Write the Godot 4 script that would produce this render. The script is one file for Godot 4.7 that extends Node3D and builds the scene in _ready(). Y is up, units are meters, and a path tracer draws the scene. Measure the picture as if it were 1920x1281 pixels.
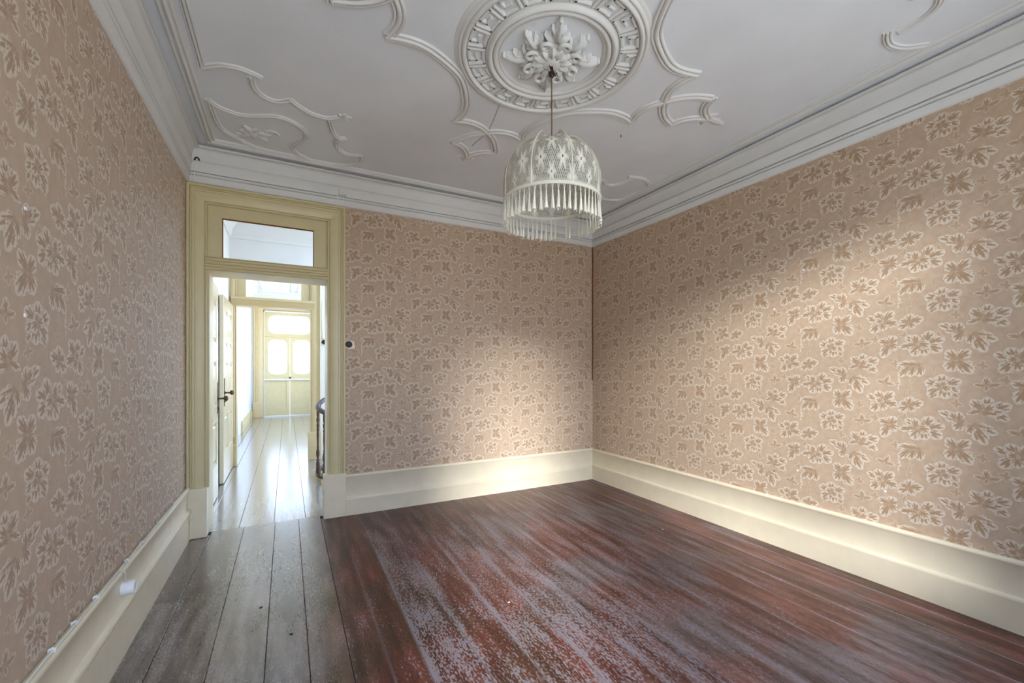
extends Node3D

# ------------------------------------------------------------------ constants (metres)
const XL := -0.705      # left wall face
const XR := 3.311       # right wall face
const ZB := -4.205      # back wall face
const ZN := 0.105       # near wall face (windows, behind the camera)
const YC := 3.112       # ceiling
const YW := 2.835       # top of the wallpaper
const ROSE := Vector3(1.325, 3.112, -2.05)
const HALL_Z := -7.0    # second doorway
const END_Z := -13.5    # glazed door at the end of the hall

var rng := RandomNumberGenerator.new()
var M := {}
var taken := {}

# ------------------------------------------------------------------ mesh builder
class MB:
	var v := PackedVector3Array()
	var n := PackedVector3Array()
	var t := PackedVector2Array()
	var x := PackedInt32Array()
	func add(p: Vector3, nn: Vector3, uv := Vector2.ZERO) -> int:
		v.append(p); n.append(nn); t.append(uv)
		return v.size() - 1
	func face(a: int, b: int, c: int) -> void:
		var g := (v[c] - v[a]).cross(v[b] - v[a])
		if g.dot(n[a] + n[b] + n[c]) >= 0.0:
			x.append_array([a, b, c])
		else:
			x.append_array([a, c, b])
	func tri(a: Vector3, b: Vector3, c: Vector3, nn: Vector3) -> void:
		face(add(a, nn), add(b, nn), add(c, nn))
	func quad(a: Vector3, b: Vector3, c: Vector3, d: Vector3, nn: Vector3, ua := Vector2.ZERO, ub := Vector2.ZERO, uc := Vector2.ZERO, ud := Vector2.ZERO) -> void:
		var i := add(a, nn, ua); var j := add(b, nn, ub); var k := add(c, nn, uc); var l := add(d, nn, ud)
		face(i, j, k); face(i, k, l)
	func box(lo: Vector3, hi: Vector3, bev := 0.0, xf := Transform3D()) -> void:
		var c := (lo + hi) / 2.0
		var h := (hi - lo) / 2.0
		var b := minf(bev, minf(h.x, minf(h.y, h.z)) * 0.9)
		for ax in 3:
			for s in [-1.0, 1.0]:
				var nn := Vector3.ZERO; nn[ax] = s
				var u := (ax + 1) % 3; var w := (ax + 2) % 3
				var pts: Array[Vector3] = []
				for q in [[-1, -1], [1, -1], [1, 1], [-1, 1]]:
					var p := Vector3.ZERO
					p[ax] = s * h[ax]; p[u] = q[0] * (h[u] - b); p[w] = q[1] * (h[w] - b)
					pts.append(xf * (c + p))
				quad(pts[0], pts[1], pts[2], pts[3], (xf.basis * nn).normalized())
		if b <= 0.0:
			return
		for ax in 3:
			var u := (ax + 1) % 3; var w := (ax + 2) % 3
			for su in [-1.0, 1.0]:
				for sw in [-1.0, 1.0]:
					var nn := Vector3.ZERO; nn[u] = su; nn[w] = sw
					var pts: Array[Vector3] = []
					for q in [[-1, 0], [1, 0], [1, 1], [-1, 1]]:
						var p := Vector3.ZERO
						p[ax] = q[0] * (h[ax] - b)
						p[u] = su * (h[u] - (b if q[1] else 0.0)); p[w] = sw * (h[w] - (0.0 if q[1] else b))
						pts.append(xf * (c + p))
					quad(pts[0], pts[1], pts[2], pts[3], (xf.basis * nn).normalized())
		for sx in [-1.0, 1.0]:
			for sy in [-1.0, 1.0]:
				for sz in [-1.0, 1.0]:
					var s := Vector3(sx, sy, sz)
					var p := c + s * h
					tri(xf * (p - Vector3(0, sy * b, sz * b)), xf * (p - Vector3(sx * b, 0, sz * b)), xf * (p - Vector3(sx * b, sy * b, 0)), (xf.basis * s).normalized())
	# profile normals: per segment two ends, blended where the bend is soft
	static func pnormals(pr: PackedVector2Array, closed := false) -> Array:
		var out := []
		var cnt := pr.size() - (0 if closed else 1)
		var seg: Array[Vector2] = []
		for i in cnt:
			var d := (pr[(i + 1) % pr.size()] - pr[i]).normalized()
			seg.append(Vector2(d.y, -d.x))
		for i in cnt:
			var a := seg[i]; var b := seg[i]
			if (i > 0 or closed) and seg[i].dot(seg[(i - 1 + cnt) % cnt]) > 0.55:
				a = (seg[i] + seg[(i - 1 + cnt) % cnt]).normalized()
			if (i < cnt - 1 or closed) and seg[i].dot(seg[(i + 1) % cnt]) > 0.55:
				b = (seg[i] + seg[(i + 1) % cnt]).normalized()
			out.append([a, b])
		return out
	# profile (s, h) swept along points; side[i], up[i] give the frame; flip turns the normals round
	func sweep(path: PackedVector3Array, side: PackedVector3Array, up: PackedVector3Array, pr: PackedVector2Array, nside := PackedVector3Array(), closed := false, flip := 1.0, scale := PackedFloat32Array(), loop := false) -> void:
		var nn := pnormals(pr, closed)
		if nside.is_empty():
			nside = side
		var len := 0.0
		for i in path.size() - (0 if loop else 1):
			var j := (i + 1) % path.size()
			var l2 := len + path[i].distance_to(path[j])
			var ki := scale[i] if scale.size() else 1.0
			var kj := scale[j] if scale.size() else 1.0
			for k in nn.size():
				var a := pr[k]; var b := pr[(k + 1) % pr.size()]
				var na: Vector2 = nn[k][0] * flip; var nb: Vector2 = nn[k][1] * flip
				var p0 := path[i] + (side[i] * a.x + up[i] * a.y) * ki; var p1 := path[i] + (side[i] * b.x + up[i] * b.y) * ki
				var q0 := path[j] + (side[j] * a.x + up[j] * a.y) * kj; var q1 := path[j] + (side[j] * b.x + up[j] * b.y) * kj
				var e0 := add(p0, (nside[i] * na.x + up[i] * na.y).normalized(), Vector2(len, float(k) / nn.size()))
				var e1 := add(p1, (nside[i] * nb.x + up[i] * nb.y).normalized(), Vector2(len, float(k + 1) / nn.size()))
				var f1 := add(q1, (nside[j] * nb.x + up[j] * nb.y).normalized(), Vector2(l2, float(k + 1) / nn.size()))
				var f0 := add(q0, (nside[j] * na.x + up[j] * na.y).normalized(), Vector2(l2, float(k) / nn.size()))
				face(e0, e1, f1); face(e0, f1, f0)
			len = l2
	func cap(p: Vector3, s: Vector3, u: Vector3, pr: PackedVector2Array, nn: Vector3, k := 1.0) -> void:
		var ix := Geometry2D.triangulate_polygon(pr)
		for i in range(0, ix.size(), 3):
			var q: Array[Vector3] = []
			for e in 3:
				q.append(p + (s * pr[ix[i + e]].x + u * pr[ix[i + e]].y) * k)
			tri(q[0], q[1], q[2], nn)
	# straight moulding from p0 to p1, ends cut by m0, m1 (shift along the run per unit of s)
	func run(p0: Vector3, p1: Vector3, side: Vector3, up: Vector3, pr: PackedVector2Array, m0 := 0.0, m1 := 0.0, flip := 1.0) -> void:
		var d := (p1 - p0).normalized()
		sweep(PackedVector3Array([p0, p1]), PackedVector3Array([side + d * m0, side + d * m1]), PackedVector3Array([up, up]), pr, PackedVector3Array([side, side]), false, flip)
		var poly := pr.duplicate()
		if m0 == 0.0:
			cap(p0, side, up, poly, -d)
		if m1 == 0.0:
			cap(p1, side, up, poly, d)
	func lathe(pr: PackedVector2Array, seg: int, at := Vector3.ZERO, axis := Basis(), lobes := 0, lobe := 0.0) -> void:
		var nn := pnormals(pr)
		for i in seg:
			var a0 := TAU * i / seg; var a1 := TAU * (i + 1) / seg
			var d0 := Vector3(cos(a0), 0, sin(a0)); var d1 := Vector3(cos(a1), 0, sin(a1))
			for k in nn.size():
				var a := pr[k]; var b := pr[k + 1]
				var na: Vector2 = nn[k][0]; var nb: Vector2 = nn[k][1]
				var e0 := add(at + axis * (d0 * a.x + Vector3(0, a.y, 0)), (axis * (d0 * na.x + Vector3(0, na.y, 0))).normalized(), Vector2(float(i) / seg, a.y))
				var e1 := add(at + axis * (d0 * b.x + Vector3(0, b.y, 0)), (axis * (d0 * nb.x + Vector3(0, nb.y, 0))).normalized(), Vector2(float(i) / seg, b.y))
				var f1 := add(at + axis * (d1 * b.x + Vector3(0, b.y, 0)), (axis * (d1 * nb.x + Vector3(0, nb.y, 0))).normalized(), Vector2(float(i + 1) / seg, b.y))
				var f0 := add(at + axis * (d1 * a.x + Vector3(0, a.y, 0)), (axis * (d1 * na.x + Vector3(0, na.y, 0))).normalized(), Vector2(float(i + 1) / seg, a.y))
				face(e0, e1, f1); face(e0, f1, f0)
	func tube(path: PackedVector3Array, r: float, seg := 8, radii := PackedFloat32Array()) -> void:
		var sd := PackedVector3Array(); var up := PackedVector3Array()
		var last := Vector3.UP
		for i in path.size():
			var d := (path[mini(i + 1, path.size() - 1)] - path[maxi(i - 1, 0)]).normalized()
			var s := d.cross(last)
			if s.length() < 0.05:
				s = d.cross(Vector3.RIGHT if absf(d.x) < 0.9 else Vector3.FORWARD)
			s = s.normalized()
			last = s.cross(d).normalized()
			sd.append(s); up.append(last)
		var pr := PackedVector2Array()
		for k in seg:
			pr.append(Vector2(cos(TAU * k / seg), sin(TAU * k / seg)) * r)
		sweep(path, sd, up, pr, PackedVector3Array(), true, 1.0, radii)
		var z := path.size() - 1
		var k0 := radii[0] if radii.size() else 1.0
		var k1 := radii[z] if radii.size() else 1.0
		cap(path[0], sd[0], up[0], pr, (path[0] - path[1]).normalized(), k0)
		cap(path[z], sd[z], up[z], pr, (path[z] - path[z - 1]).normalized(), k1)
	func mesh() -> ArrayMesh:
		var a := []
		a.resize(Mesh.ARRAY_MAX)
		a[Mesh.ARRAY_VERTEX] = v; a[Mesh.ARRAY_NORMAL] = n; a[Mesh.ARRAY_TEX_UV] = t; a[Mesh.ARRAY_INDEX] = x
		var m := ArrayMesh.new()
		m.add_surface_from_arrays(Mesh.PRIMITIVE_TRIANGLES, a)
		return m

# ------------------------------------------------------------------ node helpers
func numbered(called: String) -> String:
	taken[called] = taken.get(called, 0) + 1
	return called if taken[called] == 1 else "%s_%03d" % [called, taken[called] - 1]

func obj(called: String, mb, mat: Material, parent: Node3D = null) -> MeshInstance3D:
	var o := MeshInstance3D.new()
	o.mesh = mb.mesh() if mb is MB else mb
	o.material_override = mat
	if parent:
		o.name = called
		parent.add_child(o, true)
	else:
		o.name = numbered(called)
		add_child(o, true)
	return o

func base(called: String, at := Vector3.ZERO, parent: Node3D = null) -> Node3D:
	var o := Node3D.new()
	o.name = numbered(called) if parent == null else called
	(self if parent == null else parent).add_child(o, true)
	o.position = at
	return o

func tag(o: Node3D, label: String, category: String, group := "") -> Node3D:
	o.set_meta("label", label); o.set_meta("category", category)
	if group:
		o.set_meta("group", group)
	return o

func built(o: Node3D, label := "", category := "") -> Node3D:
	o.set_meta("kind", "structure")
	if label:
		o.set_meta("label", label); o.set_meta("category", category)
	return o

func V2(a: Array) -> PackedVector2Array:
	var out := PackedVector2Array()
	for i in range(0, a.size(), 2):
		out.append(Vector2(a[i], a[i + 1]))
	return out

# a rounded bead in a profile: centre c on the base line, half width w, height h
func bead(c: float, w: float, h: float, b := 0.0, k := 6) -> PackedVector2Array:
	var out := PackedVector2Array()
	for i in k + 1:
		var a := PI - PI * i / k
		out.append(Vector2(c + w * cos(a), b + h * sin(a)))
	return out

# ------------------------------------------------------------------ textures
func noise(freq: float, sd: int, oct := 4, type := FastNoiseLite.TYPE_SIMPLEX_SMOOTH) -> FastNoiseLite:
	var f := FastNoiseLite.new()
	f.noise_type = type; f.frequency = freq; f.seed = sd
	f.fractal_type = FastNoiseLite.FRACTAL_FBM; f.fractal_octaves = oct
	return f

func noise_bytes(w: int, h: int, sw: int, sh: int, freq: float, sd: int, oct := 4) -> PackedByteArray:
	var im := noise(freq, sd, oct).get_image(sw, sh)
	im.convert(Image.FORMAT_L8)
	if sw != w or sh != h:
		im.resize(w, h, Image.INTERPOLATE_CUBIC)
	return im.get_data()

func ntex(freq: float, sd: int, lo: Color, hi: Color, size := 512, oct := 4, mid := 0.5) -> NoiseTexture2D:
	var t := NoiseTexture2D.new()
	t.width = size; t.height = size; t.seamless = true
	t.noise = noise(freq, sd, oct)
	var g := Gradient.new()
	g.offsets = PackedFloat32Array([0.0, mid, 1.0])
	g.colors = PackedColorArray([lo, lo.lerp(hi, 0.5), hi])
	t.color_ramp = g
	return t

func mat(c: Color, rough := 0.6, spec := 0.5) -> StandardMaterial3D:
	var m := StandardMaterial3D.new()
	m.albedo_color = c; m.roughness = rough; m.metallic_specular = spec
	return m

func c8(r: int, g: int, b: int) -> Color:
	return Color(r / 255.0, g / 255.0, b / 255.0)

func painted(c: Color, rough: float, dirt: float, scale := 1.2, spec := 0.5, relief := 0.05) -> StandardMaterial3D:
	var m := mat(Color.WHITE, rough, spec)
	m.albedo_texture = ntex(0.012, 11, c.darkened(dirt), c.lightened(dirt * 0.35), 512, 5, 0.45)
	m.uv1_triplanar = true; m.uv1_world_triplanar = true
	m.uv1_scale = Vector3.ONE * scale
	if relief > 0.0:
		m.heightmap_enabled = true; m.heightmap_scale = relief
		m.heightmap_texture = M.grain
	return m

# wallpaper: one repeat, 0.563 x 0.497 m, of printed and embossed leaves
const PW := 1024
const PH := 904
var pal := PackedByteArray()
var pht := PackedByteArray()

func lobe(bx: float, by: float, deg: float, L: float, W: float, pale := 1.0) -> void:
	var k := PW / 655.0
	bx *= k; by *= PH / 600.0; L *= k * 1.08; W *= k * 0.5 * (1.42 if pale > 0.4 else 1.15)
	var a := deg_to_rad(deg)
	var dx := cos(a); var dy := sin(a)
	var ph := fmod(bx * 0.37 + by * 0.61, 6.28)
	var x0 := int(minf(bx, bx + dx * L) - W - 3); var x1 := int(maxf(bx, bx + dx * L) + W + 3)
	var y0 := int(minf(by, by + dy * L) - W - 3); var y1 := int(maxf(by, by + dy * L) + W + 3)
	for y in range(y0, y1):
		for x in range(x0, x1):
			var rx := x - bx; var ry := y - by
			var u := (rx * dx + ry * dy) / L
			if u <= 0.0 or u >= 1.0:
				continue
			var v := rx * -dy + ry * dx
			var w := W * pow(sin(PI * pow(u, 0.8)), 0.6)
			var sd := u * 9.5 + ph + (0.9 if v > 0 else 0.0)
			w *= 0.80 + 0.22 * absf(sin(sd)) + 0.07 * sin(sd * 5.0)
			var e := absf(v) / maxf(w, 0.5)
			if e >= 1.0:
				continue
			var de := minf((1.0 - e) * w, (1.0 - u) * L * 0.8) / W
			var fan := sin((v / W) * 13.0 / (0.40 + u) + ph)
			var t := smoothstep(0.28 + 0.22 * fan, 0.80 + 0.26 * fan, de + 0.30 * (1.0 - u) * (1.0 - e))
			t = maxf(t, smoothstep(0.12, 0.0, absf(v) / W) * smoothstep(0.85, 0.3, u) * 0.85)
			t = maxf(t, 0.8 * smoothstep(0.34, 0.05, u))
			var edge := smoothstep(0.0, 0.09, de)
			var i := (posmod(y, PH) * PW + posmod(x, PW))
			var q := i * 4
			var r := lerpf(lerpf(210, 202, 1.0 - pale), 164 + 16 * (1.0 - pale), t)
			var g := lerpf(lerpf(193, 178, 1.0 - pale), 134 + 18 * (1.0 - pale), t)
			var b := lerpf(lerpf(173, 150, 1.0 - pale), 104 + 20 * (1.0 - pale), t)
			var ro := lerpf(118, 150, t)
			var f := 0.35 + 0.65 * edge
			pal[q] = int(lerpf(pal[q] * 0.84, r, f)); pal[q + 1] = int(lerpf(pal[q + 1] * 0.84, g, f)); pal[q + 2] = int(lerpf(pal[q + 2] * 0.84, b, f)); pal[q + 3] = int(ro)
			pht[i] = int(clampf(120.0 + pale * 95.0 * edge * (1.0 - 0.45 * t) + 12.0 * fan, 0, 255))

func stem(pts: Array) -> void:
	for j in range(0, pts.size() - 2, 2):
		var p := Vector2(pts[j], pts[j + 1]); var d := Vector2(pts[j + 2], pts[j + 3]) - p
		lobe(p.x, p.y, rad_to_deg(d.angle()), d.length() * 1.15, 11, 0.35)

func cluster(cx: float, cy: float, lobes: Array, pale := 1.0) -> void:
	for l in lobes:
		lobe(cx + l[0], cy + l[1], l[2], l[3], l[4], pale)

func wallpaper() -> StandardMaterial3D:
	pal.resize(PW * PH * 4); pht.resize(PW * PH)
	var n1 := noise_bytes(PW, PH, 512, 452, 0.02, 5)
	var n2 := noise_bytes(PW, PH, PW, PH, 0.35, 6, 2)
	for i in PW * PH:
		var f := (n1[i] - 128) * 0.05 + (n2[i] - 128) * 0.075
		pal[i * 4] = int(187 + f); pal[i * 4 + 1] = int(161 + f); pal[i * 4 + 2] = int(135 + f * 0.9); pal[i * 4 + 3] = 158
		pht[i] = int(95 + (n2[i] - 128) * 0.25)
	# faint sprigs and stems first
	for s in [[640, 150], [35, 245], [300, 120], [420, 465], [520, 560], [215, 260]]:
		cluster(s[0], s[1], [[0, 0, -80, 34, 26], [0, 0, 190, 34, 24], [0, 0, 20, 36, 26], [4, 4, 95, 28, 22]], 0.25)
	stem([65, 100, 78, 60, 66, 20]); stem([130, 40, 90, 52, 70, 40]); stem([190, 475, 200, 520, 235, 540]); stem([340, 520, 385, 505, 392, 470])
	stem([330, 260, 300, 290, 330, 330]); stem([690, 85, 700, 30, 720, -30]); stem([560, 520, 590, 545, 600, 560]); stem([100, 545, 70, 590, 68, 640, 66, 690])
	cluster(440, 590, [[0, 4, -92, 52, 36], [-8, 8, 190, 52, 26], [12, 6, -14, 54, 28], [0, 12, 100, 30, 20]], 0.75)
	cluster(580, 285, [[0, 4, -62, 54, 30], [-4, 6, 196, 52, 30], [4, 8, 12, 56, 26]], 0.8)
	# peony
	cluster(235, 5, [[0, -15, -95, 62, 66], [-18, -5, 198, 74, 62], [18, -8, -22, 78, 56], [-12, 10, 134, 84, 66], [22, 8, 24, 66, 46], [8, 10, 82, 74, 72], [-6, 4, -150, 42, 44], [2, 2, 36, 50, 46], [-2, -4, -60, 36, 36], [-44, 62, 120, 34, 20], [52, 52, 40, 36, 24]])
	# tall cluster
	cluster(130, 310, [[20, -20, -62, 72, 62], [-20, -14, -150, 78, 52], [34, -8, -14, 84, 56], [30, 14, 26, 82, 62], [-30, 4, 172, 94, 44], [-14, 14, 118, 76, 66], [6, 16, 80, 64, 64], [-28, -6, -100, 60, 46], [-8, -2, 20, 56, 54]])
	# three-lobed leaf
	cluster(300, 430, [[0, -4, 236, 76, 58], [4, -8, -44, 86, 54], [-6, 4, 118, 74, 66], [8, 2, 50, 104, 70]])
	# drooping leaf
	cluster(78, 480, [[50, -20, 184, 128, 44], [44, -8, 96, 66, 50], [14, -10, 112, 74, 46], [-14, -8, 130, 90, 46]])
	# side-on bloom
	cluster(440, 150, [[-20, 0, -132, 74, 56], [0, -14, -84, 64, 52], [16, 0, -20, 92, 62], [20, 14, 30, 84, 50], [-24, 8, 158, 70, 30], [-20, 22, -8, 92, 50], [-6, 4, -40, 52, 48]])
	cluster(280, 205, [[58, 40, 208, 132, 54], [40, 34, -100, 62, 44], [46, 40, 122, 62, 52], [20, 20, 236, 50, 40]])
	cluster(420, 298, [[-44, -44, 24, 116, 56], [-40, -40, 64, 124, 66], [-46, -40, 104, 60, 40]])
	# round cluster
	cluster(560, 430, [[-10, -8, 200, 84, 52], [0, -14, -120, 66, 58], [16, -8, -48, 80, 54], [18, 8, 12, 84, 54], [-10, 12, 128, 84, 60], [6, 14, 84, 54, 50], [2, 0, -170, 40, 42]])
	# leaf with a long tip
	cluster(605, 605, [[10, -6, -52, 60, 74], [2, -8, -160, 70, 48], [6, 0, 40, 56, 60], [-4, 4, 112, 96, 58]])
	cluster(65, 145, [[-8, 4, -66, 60, 56], [0, 4, -16, 76, 52], [-10, 8, 146, 66, 58], [0, 8, 60, 48, 46], [-10, 2, 200, 48, 40]])
	var m := mat(Color.WHITE, 1.0, 0.5)
	m.albedo_texture = ImageTexture.create_from_image(Image.create_from_data(PW, PH, false, Image.FORMAT_RGBA8, pal))
	m.roughness_texture = m.albedo_texture
	m.roughness_texture_channel = BaseMaterial3D.TEXTURE_CHANNEL_ALPHA
	m.rim_enabled = true; m.rim = 0.25; m.rim_tint = 0.5
	m.heightmap_enabled = true; m.heightmap_scale = 0.16
	m.heightmap_texture = ImageTexture.create_from_image(Image.create_from_data(PW, PH, false, Image.FORMAT_L8, pht))
	return m

# floor: seams of the boards at the back wall and at the near wall
const SEAM_B := [-0.74, -0.55, -0.32, -0.09, 0.091, 0.268, 0.415, 0.58, 0.80, 1.04, 1.275, 1.51, 1.75, 1.98, 2.21, 2.42, 2.62, 2.80, 2.98, 3.16, 3.34]
const SEAM_N := [-0.74, -0.55, -0.31, -0.085, 0.091, 0.255, 0.415, 0.55, 0.79, 0.97, 1.19, 1.41, 1.62, 1.83, 2.10, 2.33, 2.56, 2.78, 2.97, 3.16, 3.34]
const FX0 := -0.75
const FZ0 := -4.3
const FSZ := 4.42

func seam(k: int, z: float) -> float:
	return lerpf(SEAM_B[k], SEAM_N[k], clampf((z + 4.2) / 4.2, -0.05, 1.05))

func floor_material() -> StandardMaterial3D:
	var S := 2048
	var a := noise_bytes(S, S, 1024, 128, 0.05, 21, 4)       # broad streaks along the boards
	var b := noise_bytes(S, S, 2048, 300, 0.24, 22, 3)     # grain
	var c := noise_bytes(S, S, 384, 384, 0.013, 23, 4)     # blotches
	var d := noise_bytes(S, S, 2048, 900, 0.16, 24, 4)      # scuffs
	var e := noise_bytes(S, S, 768, 300, 0.035, 25, 4)      # patches of wear
	var dw := [0.10, 0.14, 0.16, 0.16, 0.14, 0.10, 0.09, 0.56, 0.36, 0.47, 0.50, 0.46, 0.36, 0.28, 0.36, 0.30, 0.34, 0.26, 0.20, 0.10]
	rng.seed = 77
	var tone := PackedFloat32Array()
	for k in 21:
		tone.append(rng.randf_range(-1, 1))
	var im := PackedByteArray()
	im.resize(S * S * 4)
	var sm := PackedFloat32Array(); sm.resize(21)
	for j in S:
		var z := FZ0 + FSZ * (j + 0.5) / S
		for k in 21:
			sm[k] = seam(k, z)
		var k := 0
		for i in S:
			var x := FX0 + FSZ * (i + 0.5) / S
			while k < 19 and x > sm[k + 1]:
				k += 1
			var q := j * S + i
			var na := a[q] / 255.0; var nb := b[q] / 255.0; var nc := c[q] / 255.0; var nd := d[q] / 255.0; var ne := e[q] / 255.0
			# how much old finish is left: brown-grey by the door and left wall, red mahogany stain elsewhere
			var grey := clampf(1.0 - (x - 0.05) / 0.36 + (nc - 0.5) * 0.8, 0.0, 1.0)
			var redr := 0.5 + 0.5 * tone[k]
			var r := lerpf(116.0 + 20.0 * redr, 150.0, grey); var g := lerpf(64.0 + 9.0 * redr, 136.0, grey); var bl := lerpf(50.0 + 6.0 * redr, 126.0, grey)
			var brown := maxf(smoothstep(0.46, 0.70, nc), 0.8 * smoothstep(-2.9, -3.9, z - 0.5 * (nc - 0.5)))
			r = lerpf(r, 92.0, brown * 0.6); g = lerpf(g, 64.0, brown * 0.6); bl = lerpf(bl, 42.0, brown * 0.6)
			var f := 0.80 + 0.42 * (nb - 0.5) + 0.5 * (na - 0.5) + 0.07 * tone[k]
			# scuffs and dust rubbed into the grain
			var ls := x - sm[k]; var rs := sm[k + 1] - x
			var near_seam := minf(ls, rs)
			var cov: float = dw[k] * smoothstep(-4.25, -3.2, z) * smoothstep(2.75, 1.9, x + 0.45 * (z + 1.5))
			cov += 0.55 * (ne - 0.5) + 0.60 * (na - 0.5)
			cov += (0.06 + dw[k] * 0.5) * smoothstep(0.045, 0.0, ls) + (0.03 + dw[k] * 0.25) * smoothstep(0.02, 0.0, rs)
			var th := 0.5 + (nd - 0.5) * 1.3 + (nb - 0.5) * 1.0
			var dust := smoothstep(th - 0.14, th + 0.22, cov) * 0.78
			var haze := (0.10 + 0.34 * smoothstep(0.22, 0.74, nc + 0.35 * (na - 0.5)) + 0.45 * (nb - 0.5) + 0.3 * (na - 0.5)) * smoothstep(1.0, 1.7, x) * smoothstep(3.5, 2.9, x + 0.35 * (z + 1.5))
			dust = maxf(dust, haze)
			var lines := smoothstep(0.007, 0.002, near_seam) * smoothstep(0.2, 0.4, x) * (0.45 + 0.6 * ne)
			dust = maxf(dust, minf(lines, 0.85))
			r = lerpf(r * f, 162.0, dust); g = lerpf(g * f, 160.0, dust); bl = lerpf(bl * f, 166.0, dust)
			var ro := lerpf(lerpf(100.0, 52.0, grey) + 40.0 * (nd - 0.5) + 40.0 * (nc - 0.5), 180.0, clampf(dust * 1.3, 0.0, 1.0))
			q *= 4
			im[q] = int(clampf(r, 0, 255)); im[q + 1] = int(clampf(g, 0, 255)); im[q + 2] = int(clampf(bl, 0, 255)); im[q + 3] = int(clampf(ro, 20, 255))
	var m := mat(Color.WHITE, 1.0, 0.5)
	m.albedo_texture = ImageTexture.create_from_image(Image.create_from_data(S, S, false, Image.FORMAT_RGBA8, im))
	m.roughness_texture = m.albedo_texture
	m.roughness_texture_channel = BaseMaterial3D.TEXTURE_CHANNEL_ALPHA
	m.heightmap_enabled = true; m.heightmap_scale = 0.03
	var h := Image.create_from_data(S, S, false, Image.FORMAT_L8, b)
	m.heightmap_texture = ImageTexture.create_from_image(h)
	return m

func lace() -> StandardMaterial3D:
	var S := 512
	var im := PackedByteArray(); im.resize(S * S * 4)
	var fl := [[0.5, 0.62, 0.13], [0.5, 0.30, 0.10], [0.24, 0.80, 0.11], [0.76, 0.80, 0.11], [0.26, 0.46, 0.09], [0.74, 0.46, 0.09], [0.0, 0.62, 0.12], [1.0, 0.62, 0.12], [0.0, 0.95, 0.1], [1.0, 0.95, 0.1], [0.5, 0.92, 0.08]]
	for j in S:
		for i in S:
			var u := (i + 0.5) / S; var v := (j + 0.5) / S
			var solid := 0.0
			var shade := 0.0
			for f in fl:
				var dx: float = u - f[0]; var dy: float = (v - f[1]) * 1.25
				var rr := sqrt(dx * dx + dy * dy)
				var pet: float = f[2] * 1.4 * (0.74 + 0.26 * cos(6.0 * atan2(dy, dx)))
				if rr < pet:
					solid = 1.0
					shade = maxf(shade, 1.0 - rr / pet)
				if rr < f[2] * 0.16:
					solid = -1.0
			var gx := fmod((u + v) * 22.0 + 40.0, 1.0) - 0.5; var gy := fmod((u - v) * 22.0 + 40.0, 1.0) - 0.5
			var hole := sqrt(gx * gx + gy * gy) < 0.35
			if absf(u - 0.5) > 0.478 or v > 0.97 or v < 0.07:
				solid = 1.0
			var al := 255 if solid > 0.5 or (not hole and solid > -0.5) else 0
			var k := 0.84 + 0.16 * minf(shade * 1.6, 1.0)
			var q := (j * S + i) * 4
			im[q] = int(226 * k); im[q + 1] = int(221 * k); im[q + 2] = int(204 * k); im[q + 3] = al
	var m := mat(Color.WHITE, 0.85, 0.3)
	m.albedo_texture = ImageTexture.create_from_image(Image.create_from_data(S, S, false, Image.FORMAT_RGBA8, im))
	m.transparency = BaseMaterial3D.TRANSPARENCY_ALPHA_SCISSOR
	m.alpha_scissor_threshold = 0.5
	m.cull_mode = BaseMaterial3D.CULL_DISABLED
	m.backlight_enabled = true; m.backlight = Color(0.22, 0.21, 0.19)
	return m

func glass_mat(alpha: float, c := Color.WHITE) -> StandardMaterial3D:
	var m := mat(Color(c.r, c.g, c.b, alpha), 0.05, 0.5)
	m.transparency = BaseMaterial3D.TRANSPARENCY_ALPHA
	return m

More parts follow.
